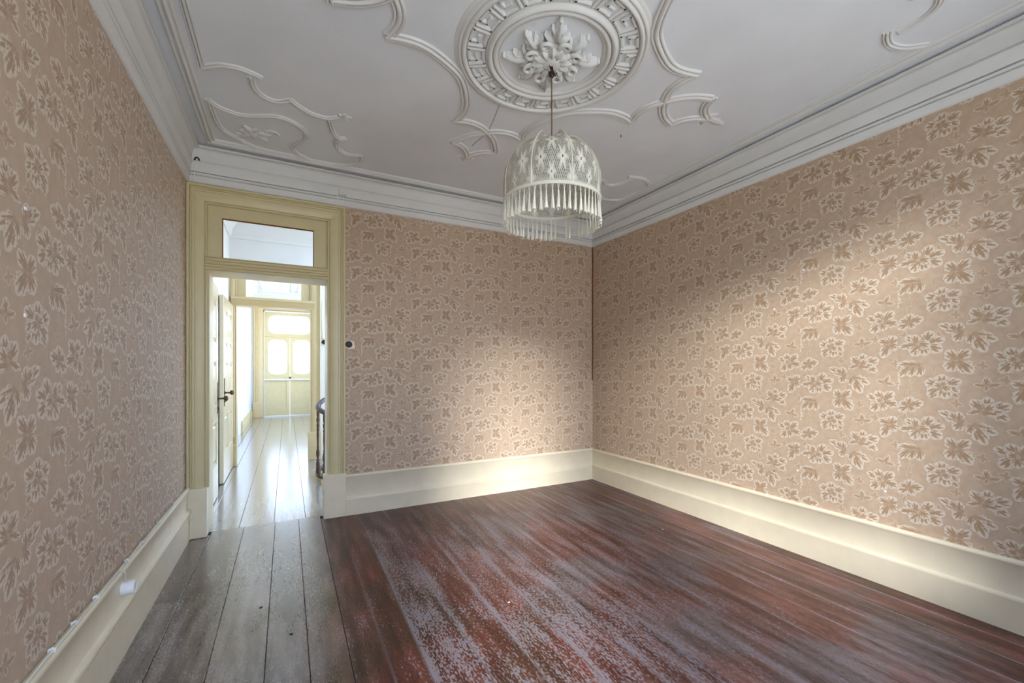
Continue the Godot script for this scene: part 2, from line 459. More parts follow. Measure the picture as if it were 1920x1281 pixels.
func materials() -> void:
	M.grain = ntex(0.09, 3, Color(0.35, 0.35, 0.35), Color(0.65, 0.65, 0.65), 512, 5)
	M.ceiling = painted(c8(230, 233, 236), 0.85, 0.03, 0.35, 0.3, 0.0)
	M.plaster = painted(c8(224, 223, 219), 0.7, 0.03, 0.8, 0.4, 0.0)
	M.white = painted(c8(226, 226, 223), 0.7, 0.02, 0.6, 0.4, 0.0)
	M.cream = painted(c8(212, 197, 152), 0.34, 0.03, 0.9, 0.5, 0.0)
	M.skirt = painted(c8(236, 223, 194), 0.36, 0.04, 0.9, 0.5, 0.0)
	M.ochre = painted(c8(208, 188, 142), 0.34, 0.03, 0.9, 0.5, 0.0)
	M.leafdoor = painted(c8(216, 200, 164), 0.16, 0.02, 0.9, 0.6, 0.0)
	M.paper = wallpaper()
	M.floor = floor_material()
	M.floorworn = M.floor.duplicate()
	M.floorworn.clearcoat_enabled = true; M.floorworn.clearcoat = 0.9; M.floorworn.clearcoat_roughness = 0.22
	var hf := mat(Color.WHITE, 1.0, 0.7)
	hf.albedo_texture = ntex(0.02, 31, c8(118, 110, 104), c8(158, 150, 144), 512, 5)
	hf.roughness_texture = ntex(0.03, 32, Color(0.15, 0.15, 0.15), Color(0.25, 0.25, 0.25), 512, 4)
	hf.uv1_triplanar = true; hf.uv1_world_triplanar = true; hf.uv1_scale = Vector3(2.4, 1, 0.14)
	hf.heightmap_enabled = true; hf.heightmap_scale = 0.004
	hf.heightmap_texture = ntex(0.05, 33, Color.BLACK, Color.WHITE, 512, 4)
	hf.clearcoat_enabled = true; hf.clearcoat = 0.9; hf.clearcoat_roughness = 0.17
	M.hallfloor = hf
	M.under = mat(c8(96, 90, 86), 0.9, 0.2)
	M.dark = mat(c8(38, 30, 26), 0.9, 0.2)
	M.lace = lace()
	M.yarn = mat(c8(226, 221, 204), 0.9, 0.3)
	M.yarn.backlight_enabled = true; M.yarn.backlight = Color(0.3, 0.29, 0.25)
	M.cord = mat(c8(112, 92, 62), 0.7, 0.3)
	M.hook = mat(c8(52, 34, 24), 0.7, 0.4)
	M.glass = glass_mat(0.04)
	M.milk = glass_mat(0.55, c8(236, 240, 244))
	M.black = mat(c8(34, 36, 40), 0.35, 0.5)
	M.plastic = mat(c8(238, 238, 236), 0.35, 0.5)
	M.wire = mat(c8(228, 224, 208), 0.6, 0.4)
	M.bronze = mat(c8(78, 56, 40), 0.4, 0.6)
	M.bronze.metallic = 0.5
	M.mahog = painted(c8(70, 46, 42), 0.22, 0.12, 2.0, 0.6, 0.03)
	M.rust = mat(c8(126, 76, 34), 0.9, 0.2)
	M.stair = painted(c8(120, 92, 70), 0.5, 0.1, 1.0)

# ------------------------------------------------------------------ main
func _ready() -> void:
	rng.seed = 4
	# camera: level, lens shifted up
	var cam := Camera3D.new()
	cam.name = "camera"
	cam.projection = Camera3D.PROJECTION_FRUSTUM
	cam.keep_aspect = Camera3D.KEEP_HEIGHT
	cam.near = 0.03; cam.far = 200.0
	cam.size = 2.0 * 0.03 * 640.5 / 807.0
	cam.frustum_offset = Vector2(0, 0.03 * 49.5 / 807.0)
	cam.position = Vector3(0, 1.35, 0)
	cam.rotation.y = -atan(422.0 / 807.0)
	cam.current = true
	add_child(cam)
	# sky, daylight, exposure
	var env := Environment.new()
	env.background_mode = Environment.BG_SKY
	var sm := ProceduralSkyMaterial.new()
	sm.sky_top_color = c8(168, 196, 238); sm.sky_horizon_color = c8(214, 232, 255); sm.sky_curve = 0.2
	sm.ground_bottom_color = c8(202, 208, 212); sm.ground_horizon_color = c8(214, 220, 226)
	sm.sky_energy_multiplier = 1.0; sm.ground_energy_multiplier = 1.0
	var sky := Sky.new(); sky.sky_material = sm
	env.sky = sky
	env.background_energy_multiplier = 1.0
	env.tonemap_mode = Environment.TONE_MAPPER_LINEAR
	env.tonemap_exposure = 9.6
	env.sdfgi_enabled = true; env.ssao_enabled = true; env.ssil_enabled = true
	var we := WorldEnvironment.new(); we.name = "environment"; we.environment = env
	add_child(we)
	# the bright haze round a low veiled sun, shining in through the windows behind the camera
	var sun := DirectionalLight3D.new()
	sun.name = "veiled_sun"
	sun.light_color = Color(0.97, 0.985, 1.0); sun.light_energy = 0.28
	sun.light_angular_distance = 14.0
	sun.sky_mode = DirectionalLight3D.SKY_MODE_LIGHT_ONLY
	sun.shadow_enabled = true
	add_child(sun)
	sun.look_at_from_position(Vector3.ZERO, Vector3(0.44, -0.285, -0.9))
	materials()
	room_shell()
	doorway()
	ceiling_work()
	hall()
	lamp()
	small_things()

# ------------------------------------------------------------------ the room
func paper_on(wall: Node3D, o: Vector3, du: Vector3, length: float, u0: float, lo: float, hi: float, nn: Vector3, shift := 0) -> void:
	# strips of wallpaper 0.563 m wide from o along du; u0 is where the first seam lies
	var x := 0.0
	var k := shift
	var e := u0
	while x < length - 0.002:
		var x1 := minf(length, e)
		if x1 - x > 0.002:
			var m := MB.new()
			var f := func(u: float, y: float) -> Vector2:
				return Vector2((u - e) / 0.563, (2.245 - y) / 0.497 + 0.5 * (k % 2))
			var a := o + du * x; var b := o + du * x1
			var th := nn * 0.0015
			var up := Vector3.UP
			m.quad(a + th + up * lo, b + th + up * lo, b + th + up * hi, a + th + up * hi, nn, f.call(x, lo), f.call(x1, lo), f.call(x1, hi), f.call(x, hi))
			m.quad(a + up * lo, a + th + up * lo, a + th + up * hi, a + up * hi, -du, f.call(x, lo), f.call(x, lo), f.call(x, hi), f.call(x, hi))
			m.quad(b + up * lo, b + th + up * lo, b + th + up * hi, b + up * hi, du, f.call(x1, lo), f.call(x1, lo), f.call(x1, hi), f.call(x1, hi))
			obj("wallpaper_strip", m, M.paper, wall)
		x = x1
		e += 0.563
		k += 1

func room_shell() -> void:
	# floorboards
	var fl := base("floor"); built(fl)
	var sub := MB.new()
	sub.box(Vector3(XL - 0.3, -0.2, END_Z - 0.3), Vector3(0.30, -0.024, -4.28))
	sub.box(Vector3(XL - 0.3, -0.2, -4.28), Vector3(XR + 0.3, -0.024, ZN + 0.6))
	obj("joists", sub, M.under, fl)
	for k in 20:
		var m := MB.new()
		var z0 := -4.285; var z1 := ZN
		if k == 0 or k > 4:
			z0 = ZB
		board(m, seam(k, z0), seam(k + 1, z0), seam(k, z1), seam(k + 1, z1), z0, z1, true)
		obj("floorboard", m, M.floorworn if k < 5 else M.floor, fl)
	# hall boards, butted at the threshold and again further down
	var hx := [-0.74, -0.60, -0.36, -0.10, 0.15, 0.36, 0.62]
	for k in 6:
		var zs := [-4.287, -4.287 - [2.9, 0.55, 2.75, 4.3, 2.0, 2.9][k], -13.6] if k != 1 else [-4.287, -4.55, -7.1, -13.6]
		for j in zs.size() - 1:
			var m := MB.new()
			if k == 5:
				if j == 1:
					board(m, 0.36, 0.62, 0.36, 0.62, -13.6, -6.4, false)
				else:
					continue
			else:
				board(m, hx[k], hx[k + 1], hx[k], hx[k + 1], zs[j + 1] + 0.0015, zs[j] - 0.0015, false)
			obj("floorboard", m, M.hallfloor, fl)
	var m6 := MB.new()
	board(m6, 0.36, 0.48, 0.36, 0.48, -5.3, -4.29, false)
	obj("floorboard", m6, M.hallfloor, fl)
	for p in [[-0.85, -0.742], [0.622, 1.3]]:
		var mm := MB.new()
		board(mm, p[0], p[1], p[0], p[1], -13.6, -7.16, false)
		obj("floorboard", mm, M.hallfloor, fl)

	# walls: a body with thickness, strips of paper on it
	var wl := base("wall_left"); built(wl)
	var m := MB.new()
	m.box(Vector3(XL - 0.25, -0.2, ZB - 0.3), Vector3(XL, YC + 0.2, ZN + 0.5))
	obj("masonry", m, M.white, wl)
	paper_on(wl, Vector3(XL, 0, ZB), Vector3(0, 0, 1), ZN - ZB, 0.40, 0.36, YW, Vector3(1, 0, 0), 1)
	var wr := base("wall_right"); built(wr)
	m = MB.new()
	m.box(Vector3(XR, -0.2, ZB - 0.3), Vector3(XR + 0.25, YC + 0.2, ZN + 0.5))
	obj("masonry", m, M.white, wr)
	paper_on(wr, Vector3(XR, 0, ZB), Vector3(0, 0, 1), ZN - ZB, 0.15, 0.34, YW, Vector3(-1, 0, 0), 0)
	m = MB.new()
	m.box(Vector3(XR - 0.014, 1.2, ZB + 0.003), Vector3(XR - 0.002, 2.83, ZB + 0.014), 0.002)
	obj("bare_corner_strip", m, M.rust, wr)
	var wb := base("wall_back"); built(wb)
	m = MB.new()
	m.box(Vector3(0.36, -0.2, ZB - 0.3), Vector3(XR + 0.1, YC + 0.2, ZB))
	m.box(Vector3(XL - 0.1, 2.70, ZB - 0.3), Vector3(0.36, YC + 0.2, ZB))
	obj("masonry", m, M.white, wb)
	paper_on(wb, Vector3(0.36, 0, ZB), Vector3(1, 0, 0), XR - 0.36, 0.252, 0.34, YW, Vector3(0, 0, 1), 0)
	m = MB.new()
	m.box(Vector3(XL, 2.79, ZB), Vector3(0.36, YW, ZB + 0.0015))
	obj("bare_strip", m, M.stair, wb)
	for q in [[wl, XL + 0.002, 0, 1.0], [wr, XR - 0.002, 1, -1.0], [wb, 0.0, 2, 0.0]]:
		for p in [[[2.262, -1.396, 1], [2.055, -1.493, 1], [1.834, -1.840, 0], [1.510, -1.836, 0]], [[2.06, -1.78, 0], [2.22, -2.06, 1], [1.80, -1.99, 0], [0.58, -1.30, 0], [0.60, -1.82, 0], [0.56, -1.99, 1]], [[1.832, 0.983, 1], [1.857, 2.05, 0]]][q[2]]:
			var h := MB.new()
			var at := Vector3(q[1], p[0], p[1]) if q[2] < 2 else Vector3(p[1], p[0], ZB + 0.002)
			var sz := 0.006 if p[2] else 0.008
			h.box(at - Vector3(0.002, sz * 0.8, sz) if q[2] < 2 else at - Vector3(sz, sz * 0.6, 0.002), at + Vector3(0.002, sz * 0.6, sz * 0.5) if q[2] < 2 else at + Vector3(sz * 1.5, sz * 0.6, 0.002), 0.001)
			obj("nail_hole" if p[2] else "plaster_chip", h, M.dark if p[2] else M.plastic, q[0])
	# near wall with two tall windows (behind the camera)
	var wn := base("wall_near"); built(wn)
	m = MB.new()
	var T := 0.45
	var wx := [-0.5, 0.6, 1.5, 2.72]
	var wy0 := 0.43; var wy1 := 2.72
	for s in [[XL - 0.1, wx[0]], [wx[1], wx[2]], [wx[3], XR + 0.1]]:
		m.box(Vector3(s[0], -0.2, ZN), Vector3(s[1], YC + 0.2, ZN + T))
	for s in [[wx[0], wx[1]], [wx[2], wx[3]]]:
		m.box(Vector3(s[0], -0.2, ZN), Vector3(s[1], wy0, ZN + T))
		m.box(Vector3(s[0], wy1, ZN), Vector3(s[1], YC + 0.2, ZN + T))
	obj("masonry", m, M.white, wn)
	paper_on(wn, Vector3(wx[1], 0, ZN), Vector3(1, 0, 0), wx[2] - wx[1], 0.3, 0.36, YW, Vector3(0, 0, -1), 0)
	paper_on(wn, Vector3(wx[3], 0, ZN), Vector3(1, 0, 0), XR - wx[3], 0.3, 0.36, YW, Vector3(0, 0, -1), 1)
	for i in 2:
		var w := base("window", Vector3((wx[i * 2] + wx[i * 2 + 1]) / 2.0, wy0, ZN + 0.32))
		built(w)
		var W: float = wx[i * 2 + 1] - wx[i * 2]; var H := wy1 - wy0
		var fr := MB.new()
		fr.box(Vector3(-W / 2, 0, -0.03), Vector3(-W / 2 + 0.05, H, 0.03), 0.004)
		fr.box(Vector3(W / 2 - 0.05, 0, -0.03), Vector3(W / 2, H, 0.03), 0.004)
		fr.box(Vector3(-W / 2, H - 0.05, -0.03), Vector3(W / 2, H, 0.03), 0.004)
		fr.box(Vector3(-W / 2, 0, -0.03), Vector3(W / 2, 0.06, 0.03), 0.004)
		fr.box(Vector3(-W / 2, H - 0.62, -0.03), Vector3(W / 2, H - 0.56, 0.03), 0.004)
		fr.box(Vector3(-0.035, 0.06, -0.03), Vector3(0.035, H - 0.62, 0.03), 0.004)
		obj("window_frame", fr, M.white, w)
		for s in [[-W / 2 + 0.05, -0.035, 0.06, H - 0.62], [0.035, W / 2 - 0.05, 0.06, H - 0.62], [-W / 2 + 0.05, W / 2 - 0.05, H - 0.56, H - 0.05]]:
			var g := MB.new()
			g.quad(Vector3(s[0], s[2], 0), Vector3(s[1], s[2], 0), Vector3(s[1], s[3], 0), Vector3(s[0], s[3], 0), Vector3(0, 0, -1))
			obj("pane", g, M.glass, w)
	# skirting boards
	var mk := func(led: float, top: float, torus: bool) -> PackedVector2Array:
		var p := PackedVector2Array([Vector2(0, 0), Vector2(0.030, 0), Vector2(0.030, led - 0.03)])
		if torus:
			for i in 9:
				var a := -PI / 2 + PI * i / 8
				p.append(Vector2(0.026 + 0.014 * cos(a), led - 0.012 + 0.018 * sin(a)))
			p.append_array([Vector2(0.018, led + 0.012)])
		else:
			p.append_array([Vector2(0.033, led - 0.022), Vector2(0.033, led - 0.008), Vector2(0.026, led - 0.002), Vector2(0.018, led + 0.001)])
		p.append_array([Vector2(0.018, top - 0.030), Vector2(0.024, top - 0.026), Vector2(0.028, top - 0.016), Vector2(0.027, top - 0.006), Vector2(0.022, top), Vector2(0, top)])
		return p
	m = MB.new()
	m.run(Vector3(XL, 0, ZB + 0.03), Vector3(XL, 0, ZN), Vector3(1, 0, 0), Vector3.UP, mk.call(0.235, 0.405, true), 0.0, 0.0)
	built(obj("baseboard_left", m, M.skirt))
	m = MB.new()
	m.run(Vector3(0.470, 0, ZB), Vector3(XR, 0, ZB), Vector3(0, 0, 1), Vector3.UP, mk.call(0.165, 0.375, false), 0.0, -1.0)
	built(obj("baseboard_back", m, M.skirt))
	m = MB.new()
	m.run(Vector3(XR, 0, ZB), Vector3(XR, 0, ZN), Vector3(-1, 0, 0), Vector3.UP, mk.call(0.185, 0.370, false), 1.0, 0.0)
	built(obj("baseboard_right", m, M.skirt))

func board(m: MB, xa0: float, xa1: float, xb0: float, xb1: float, z0: float, z1: float, uv: bool) -> void:
	# one plank with eased edges, 24 mm thick, from z0 (back) to z1
	var g := 0.0011; var e := 0.0022
	var dz := rng.randf_range(-0.0006, 0.0006)
	var f := func(x: float, z: float) -> Vector2:
		return Vector2((x - FX0) / FSZ, (z - FZ0) / FSZ)
	var xs0 := [xa0 + g, xa0 + g, xa0 + g + e, xa1 - g - e, xa1 - g, xa1 - g]
	var xs1 := [xb0 + g, xb0 + g, xb0 + g + e, xb1 - g - e, xb1 - g, xb1 - g]
	var ys := [-0.024, -e, 0.0, 0.0, -e, -0.024]
	var ns := [Vector3(-1, 0, 0), Vector3(-0.7, 0.7, 0), Vector3(0, 1, 0), Vector3(0.7, 0.7, 0), Vector3(1, 0, 0)]
	for i in 5:
		var y0: float = ys[i] + dz; var y1: float = ys[i + 1] + dz
		m.quad(Vector3(xs0[i], y0, z0), Vector3(xs0[i + 1], y1, z0), Vector3(xs1[i + 1], y1, z1), Vector3(xs1[i], y0, z1), ns[i], f.call(xs0[i], z0), f.call(xs0[i + 1], z0), f.call(xs1[i + 1], z1), f.call(xs1[i], z1))
	for s in [[xs0, z0, Vector3(0, 0, -1)], [xs1, z1, Vector3(0, 0, 1)]]:
		var a: Array = s[0]
		m.quad(Vector3(a[0], ys[0] + dz, s[1]), Vector3(a[5], ys[0] + dz, s[1]), Vector3(a[5], ys[4] + dz, s[1]), Vector3(a[0], ys[1] + dz, s[1]), s[2], f.call(a[0], s[1]), f.call(a[5], s[1]), f.call(a[5], s[1]), f.call(a[0], s[1]))

# ------------------------------------------------------------------ the doorway in the back wall
func casing_profile(w: float) -> PackedVector2Array:
	# from the opening outward
	var p := PackedVector2Array([Vector2(0, 0), Vector2(0, 0.012)])
	p.append_array(bead(0.007, 0.006, 0.007, 0.012, 5))
	p.append_array(V2([0.015, 0.012, 0.017, 0.018, 0.022, 0.022, w * 0.58, 0.022, w * 0.585, 0.019, w * 0.605, 0.019, w * 0.61, 0.024, w * 0.70, 0.025, w * 0.705, 0.021, w * 0.725, 0.021, w * 0.73, 0.027]))
	p.append_array(bead(w * 0.775, w * 0.04, 0.008, 0.027, 5))
	p.append_array(V2([w * 0.82, 0.024, w * 0.84, 0.024, w * 0.845, 0.031]))
	p.append_array(bead(w * 0.925, w * 0.07, 0.008, 0.031, 6))
	p.append_array(V2([w, 0.03, w, 0]))
	return p

func doorway() -> void:
	var t := base("trim"); t.name = "trim_1"
	built(t)
	var xi0 := -0.568; var xi1 := 0.323; var top := 2.668
	var pl := casing_profile(0.135); var pr := casing_profile(0.150); var ph := casing_profile(0.147)
	var f := Vector3(0, 0, 1)
	var m := MB.new()
	m.run(Vector3(xi0, 0.385, ZB), Vector3(xi0, top, ZB), Vector3(-1, 0, 0), f, pl, 0.0, 1.09)
	obj("side_casing", m, M.cream, t)
	m = MB.new()
	m.run(Vector3(xi1, 0.385, ZB), Vector3(xi1, top, ZB), Vector3(1, 0, 0), f, pr, 0.0, 0.98)
	obj("side_casing", m, M.cream, t)
	m = MB.new()
	m.run(Vector3(xi0, top, ZB), Vector3(xi1, top, ZB), Vector3(0, 1, 0), f, ph, -0.918, 1.02)
	obj("head_casing", m, M.cream, t)
	for s in [[-0.705, -0.566], [0.288, 0.474]]:
		m = MB.new()
		m.box(Vector3(s[0], 0, ZB - 0.05), Vector3(s[1], 0.395, ZB + 0.044), 0.006)
		obj("plinth_block", m, M.skirt, t)
	# jambs through the wall
	for s in [[xi0 - 0.03, xi0], [xi1, xi1 + 0.04]]:
		m = MB.new()
		m.box(Vector3(s[0], 0, ZB - 0.31), Vector3(s[1], 2.70, ZB + 0.01), 0.003)
		obj("jamb", m, M.cream, t)
	m = MB.new()
	m.box(Vector3(xi0 - 0.03, 2.67, ZB - 0.31), Vector3(xi1 + 0.03, 2.70, ZB + 0.0), 0.003)
	obj("jamb", m, M.cream, t)
	# inner strips beside the opening
	m = MB.new()
	m.box(Vector3(xi0 - 0.012, 0.39, ZB - 0.06), Vector3(xi0 + 0.014, 2.14, ZB + 0.004), 0.004)
	obj("door_stop", m, M.cream, t)
	# transom bar, reeded
	var bar := PackedVector2Array([Vector2(0, 2.138), Vector2(0.018, 2.138)])
	for i in 4:
		var y := 2.150 + i * 0.024
		for k in 6:
			var a := -PI / 2 + PI * k / 5
			bar.append(Vector2(0.020 + 0.007 * i * 0.6 + 0.009 * cos(a), y + 0.010 * sin(a)))
	bar.append_array(V2([0.026, 2.244, 0, 2.246]))
	m = MB.new()
	m.run(Vector3(xi0 - 0.01, 0, ZB), Vector3(xi1 + 0.004, 0, ZB), f, Vector3.UP, bar)
	m.box(Vector3(xi0 - 0.01, 2.138, ZB - 0.30), Vector3(xi1 + 0.004, 2.246, ZB + 0.001))
	obj("transom_bar", m, M.cream, t)
	# transom board with its glass
	var gx0 := -0.470; var gx1 := 0.213; var gy0 := 2.243; var gy1 := 2.575
	m = MB.new()
	var zf := ZB - 0.012
	for q in [[xi0 - 0.01, gx0, 2.243, top + 0.01], [gx1, xi1 + 0.01, 2.243, top + 0.01], [gx0, gx1, gy1, top + 0.01]]:
		m.box(Vector3(q[0], q[2], zf - 0.03), Vector3(q[1], q[3], zf))
	obj("transom_board", m, M.cream, t)
	m = MB.new()
	for q in [[gx0, gx0 + 0.006, gy0, gy1], [gx1 - 0.006, gx1, gy0, gy1], [gx0, gx1, gy1 - 0.006, gy1]]:
		m.box(Vector3(q[0], q[2], zf - 0.025), Vector3(q[1], q[3], zf - 0.003))
	obj("putty_edge", m, M.rust, t)
	m = MB.new()
	m.quad(Vector3(gx0, gy0, zf - 0.018), Vector3(gx1, gy0, zf - 0.018), Vector3(gx1, gy1, zf - 0.018), Vector3(gx0, gy1, zf - 0.018), Vector3(0, 0, 1))
	obj("pane", m, M.glass, t)

# one panelled leaf: hinge at the origin, leaf along -z (or +z), its face towards +x
func leaf(called: String, at: Vector3, dirz: float, width: float, yaw: float) -> Node3D:
	var d := base(called, at)
	built(d)
	d.rotation.y = yaw
	var T := 0.042
	var H := 2.195
	var rows := [[0.36, 0.80], [0.955, 1.42], [1.60, 2.035]]
	var st := 0.105
	var pw := (width - 3 * st) / 2.0
	var zz := func(a: float) -> float: return dirz * a
	var bx := func(m: MB, a: float, b: float, y0: float, y1: float, x0: float, x1: float, bev: float) -> void:
		m.box(Vector3(x0, y0, minf(zz.call(a), zz.call(b))), Vector3(x1, y1, maxf(zz.call(a), zz.call(b))), bev)
	for s in [[0.0, st], [width - st, width]]:
		var m := MB.new(); bx.call(m, s[0], s[1], 0.012, H, -T, 0.0, 0.003)
		obj("stile", m, M.leafdoor, d)
	for y in [[0.012, 0.36], [0.80, 0.955], [1.42, 1.60], [2.035, H]]:
		var m := MB.new(); bx.call(m, st, width - st, y[0], y[1], -T, -0.0005, 0.002)
		obj("rail", m, M.leafdoor, d)
	for r in rows:
		var m := MB.new(); bx.call(m, st + pw, st * 2 + pw, r[0], r[1], -T, -0.0005, 0.002)
		obj("mullion", m, M.leafdoor, d)
		for s in [st, 2 * st + pw]:
			var p := MB.new()
			bx.call(p, s, s + pw, r[0], r[1], -T + 0.010, -0.016, 0.0)
			bx.call(p, s + 0.045, s + pw - 0.045, r[0] + 0.045, r[1] - 0.045, -0.03, -0.006, 0.009)
			# bolection bead round the panel
			for q in [[s, s + 0.014, r[0], r[1]], [s + pw - 0.014, s + pw, r[0], r[1]], [s + 0.014, s + pw - 0.014, r[0], r[0] + 0.014], [s + 0.014, s + pw - 0.014, r[1] - 0.014, r[1]]]:
				bx.call(p, q[0], q[1], q[2], q[3], -0.02, -0.004, 0.005)
			obj("panel", p, M.leafdoor, d)
	return d

func knob(d: Node3D, z: float, y: float) -> void:
	var m := MB.new()
	m.box(Vector3(-0.001, y - 0.16, z - 0.02), Vector3(0.005, y + 0.17, z + 0.02), 0.002)
	obj("lock_plate", m, M.bronze, d)
	m = MB.new()
	var ax := Basis(Vector3(0, 0, 1), -PI / 2)
	m.lathe(V2([0.0, 0.0, 0.016, 0.002, 0.016, 0.008, 0.010, 0.012, 0.009, 0.045, 0.013, 0.050, 0.024, 0.058, 0.030, 0.070, 0.028, 0.082, 0.018, 0.090, 0.0, 0.092]), 20, Vector3(0.004, y, z), ax)
	obj("knob", m, M.bronze, d)
	m = MB.new()
	m.lathe(V2([0.0, 0.0, 0.012, 0.001, 0.012, 0.008, 0.005, 0.014, 0.0, 0.014]), 14, Vector3(0.004, y - 0.10, z), ax)
	obj("keyhole_cover", m, M.bronze, d)

# ------------------------------------------------------------------ ceiling
func spline(a: Array, k := 6) -> PackedVector2Array:
	var p := V2(a)
	if p.size() == 2:
		return p
	var out := PackedVector2Array()
	for i in p.size() - 1:
		var p0 := p[maxi(i - 1, 0)]; var p3 := p[mini(i + 2, p.size() - 1)]
		for j in k:
			out.append(p[i].cubic_interpolate(p[i + 1], p0, p3, float(j) / k))
	out.append(p[p.size() - 1])
	return out

func strap(m: MB, path: PackedVector2Array, pr: PackedVector2Array, sx: float, sz: float, taper := false) -> void:
	var p3 := PackedVector3Array(); var sd := PackedVector3Array(); var up := PackedVector3Array(); var sc := PackedFloat32Array()
	var n := path.size()
	for i in n:
		var a := path[maxi(i - 1, 0)]; var b := path[mini(i + 1, n - 1)]
		var d := (b - a).normalized()
		d = Vector2(d.x * sx, d.y * sz)
		p3.append(Vector3(ROSE.x + path[i].x * sx, YC, ROSE.z + path[i].y * sz))
		sd.append(Vector3(-d.y, 0, d.x) * sx * sz)
		up.append(Vector3.DOWN)
		sc.append(1.0 if not taper else clampf(0.35 + 4.0 * minf(i, n - 1 - i) / n, 0.35, 1.0))
	m.sweep(p3, sd, up, pr, PackedVector3Array(), false, -1.0, sc)
	m.cap(p3[0], sd[0], up[0], pr, (p3[0] - p3[1]).normalized(), sc[0])
	m.cap(p3[n - 1], sd[n - 1], up[n - 1], pr, (p3[n - 1] - p3[n - 2]).normalized(), sc[n - 1])

func ceiling_work() -> void:
	var c := base("ceiling"); built(c)
	var m := MB.new()
	m.box(Vector3(XL - 0.1, YC, ZB - 0.1), Vector3(XR + 0.1, YC + 0.2, ZN + 0.2))
	obj("ceiling_slab", m, M.ceiling, c)
	# cornice: (out from the wall, up)
	var pr := V2([0, 2.822, 0.014, 2.824, 0.020, 2.832, 0.028, 2.866, 0.028, 2.871, 0.012, 2.872, 0.012, 2.879, 0.030, 2.880, 0.035, 2.886, 0.034, 2.893, 0.014, 2.895, 0.014, 2.903, 0.033, 2.905, 0.041, 2.960, 0.048, 2.966, 0.051, 2.974, 0.047, 2.981, 0.036, 2.983, 0.036, 2.991])
	for i in 9:
		var a := PI / 2 * i / 8
		pr.append(Vector2(0.042 + 0.034 * (1 - cos(a)), 2.992 + 0.084 * sin(a)))
	pr.append_array(V2([0.072, 3.079, 0.090, 3.080, 0.094, 3.087, 0.091, 3.095, 0.062, 3.097, 0.058, 3.104, 0.058, 3.113]))
	var fr := V2([0.147, 3.113, 0.147, 3.102, 0.151, 3.092, 0.159, 3.087, 0.166, 3.089, 0.169, 3.100, 0.174, 3.100, 0.177, 3.090, 0.185, 3.085, 0.193, 3.089, 0.196, 3.103, 0.202, 3.103, 0.206, 3.096, 0.212, 3.096, 0.216, 3.103, 0.217, 3.113])
	var A := Vector3(XL, 0, ZB); var B := Vector3(XR, 0, ZB); var C := Vector3(XR, 0, ZN); var D := Vector3(XL, 0, ZN)
	for s in [["trim_2", A, B, Vector3(0, 0, 1)], ["trim_3", B, C, Vector3(-1, 0, 0)], ["trim_4", C, D, Vector3(0, 0, -1)], ["trim_5", D, A, Vector3(1, 0, 0)]]:
		m = MB.new()
		m.run(s[1], s[2], s[3], Vector3.UP, pr, 1.0, -1.0)
		var o := obj(s[0], m, M.plaster)
		built(o)
		m = MB.new()
		m.run(s[1], s[2], s[3], Vector3.UP, fr, 1.0, -1.0)
		obj("frame_moulding", m, M.plaster, c)
	# strapwork, drawn for one quarter round the rose and mirrored
	var sp := PackedVector2Array([Vector2(-0.032, -0.001)])
	sp.append_array(bead(-0.0235, 0.0085, 0.010, 0.003, 5))
	sp.append_array(V2([-0.013, 0.003]))
	sp.append_array(bead(0.0, 0.012, 0.014, 0.006, 6))
	sp.append_array(V2([0.014, 0.004]))
	sp.append_array(bead(0.023, 0.009, 0.012, 0.002, 5))
	sp.append(Vector2(0.033, -0.001))
	var th := PackedVector2Array()
	for q in sp:
		th.append(q * Vector2(0.62, 0.85))
	var both := [
		[0.27, 0.855, 0.25, 0.75, 0.26, 0.65, 0.305, 0.54, 0.37, 0.43, 0.43, 0.37, 0.54, 0.305, 0.65, 0.26, 0.75, 0.255, 0.86, 0.28],
	]
	var quarter := [
		# kite at the ends: the arms cross on the axis
		[0.27, 0.85, 0.19, 0.825, 0.12, 0.825, 0.06, 0.845, 0.0, 0.885, -0.07, 0.945, -0.13, 1.03, -0.185, 1.13],
		[0.185, 1.13, 0.11, 1.155, 0.045, 1.215, 0.0, 1.305],
		[0.85, 0.27, 0.825, 0.19, 0.825, 0.12, 0.845, 0.06, 0.885, 0.0, 0.945, -0.07, 1.03, -0.13, 1.13, -0.165],
		[1.13, 0.18, 1.16, 0.10, 1.215, 0.045, 1.305, 0.0],
	]
	var corner := [
		[1.76, 1.02, 1.68, 0.955, 1.59, 0.93, 1.52, 0.94, 1.46, 0.965],
		[1.52, 0.99, 1.51, 1.09, 1.46, 1.165, 1.38, 1.185, 1.30, 1.125],
		[1.31, 1.115, 1.25, 1.18, 1.17, 1.23, 1.07, 1.235, 1.00, 1.185],
		[1.06, 1.26, 1.03, 1.40, 0.975, 1.475, 0.92, 1.46],
		[0.93, 1.465, 0.985, 1.55, 0.96, 1.66, 0.88, 1.715, 0.78, 1.685],
		[0.78, 1.69, 0.775, 1.80, 0.83, 1.90, 0.96, 1.955],
	]
	var panel := [
		[1.79, 1.36, 1.74, 1.43, 1.64, 1.47, 1.56, 1.46, 1.49, 1.425, 1.41, 1.385, 1.33, 1.385, 1.26, 1.43, 1.21, 1.50, 1.205, 1.61, 1.27, 1.72, 1.29, 1.81, 1.25, 1.89, 1.16, 1.95],
		[1.785, 1.40, 1.775, 1.62, 1.745, 1.75, 1.67, 1.83, 1.60, 1.90, 1.52, 1.94, 1.42, 1.952, 1.26, 1.95],
		[1.765, 1.02, 1.765, 0.0],
	]
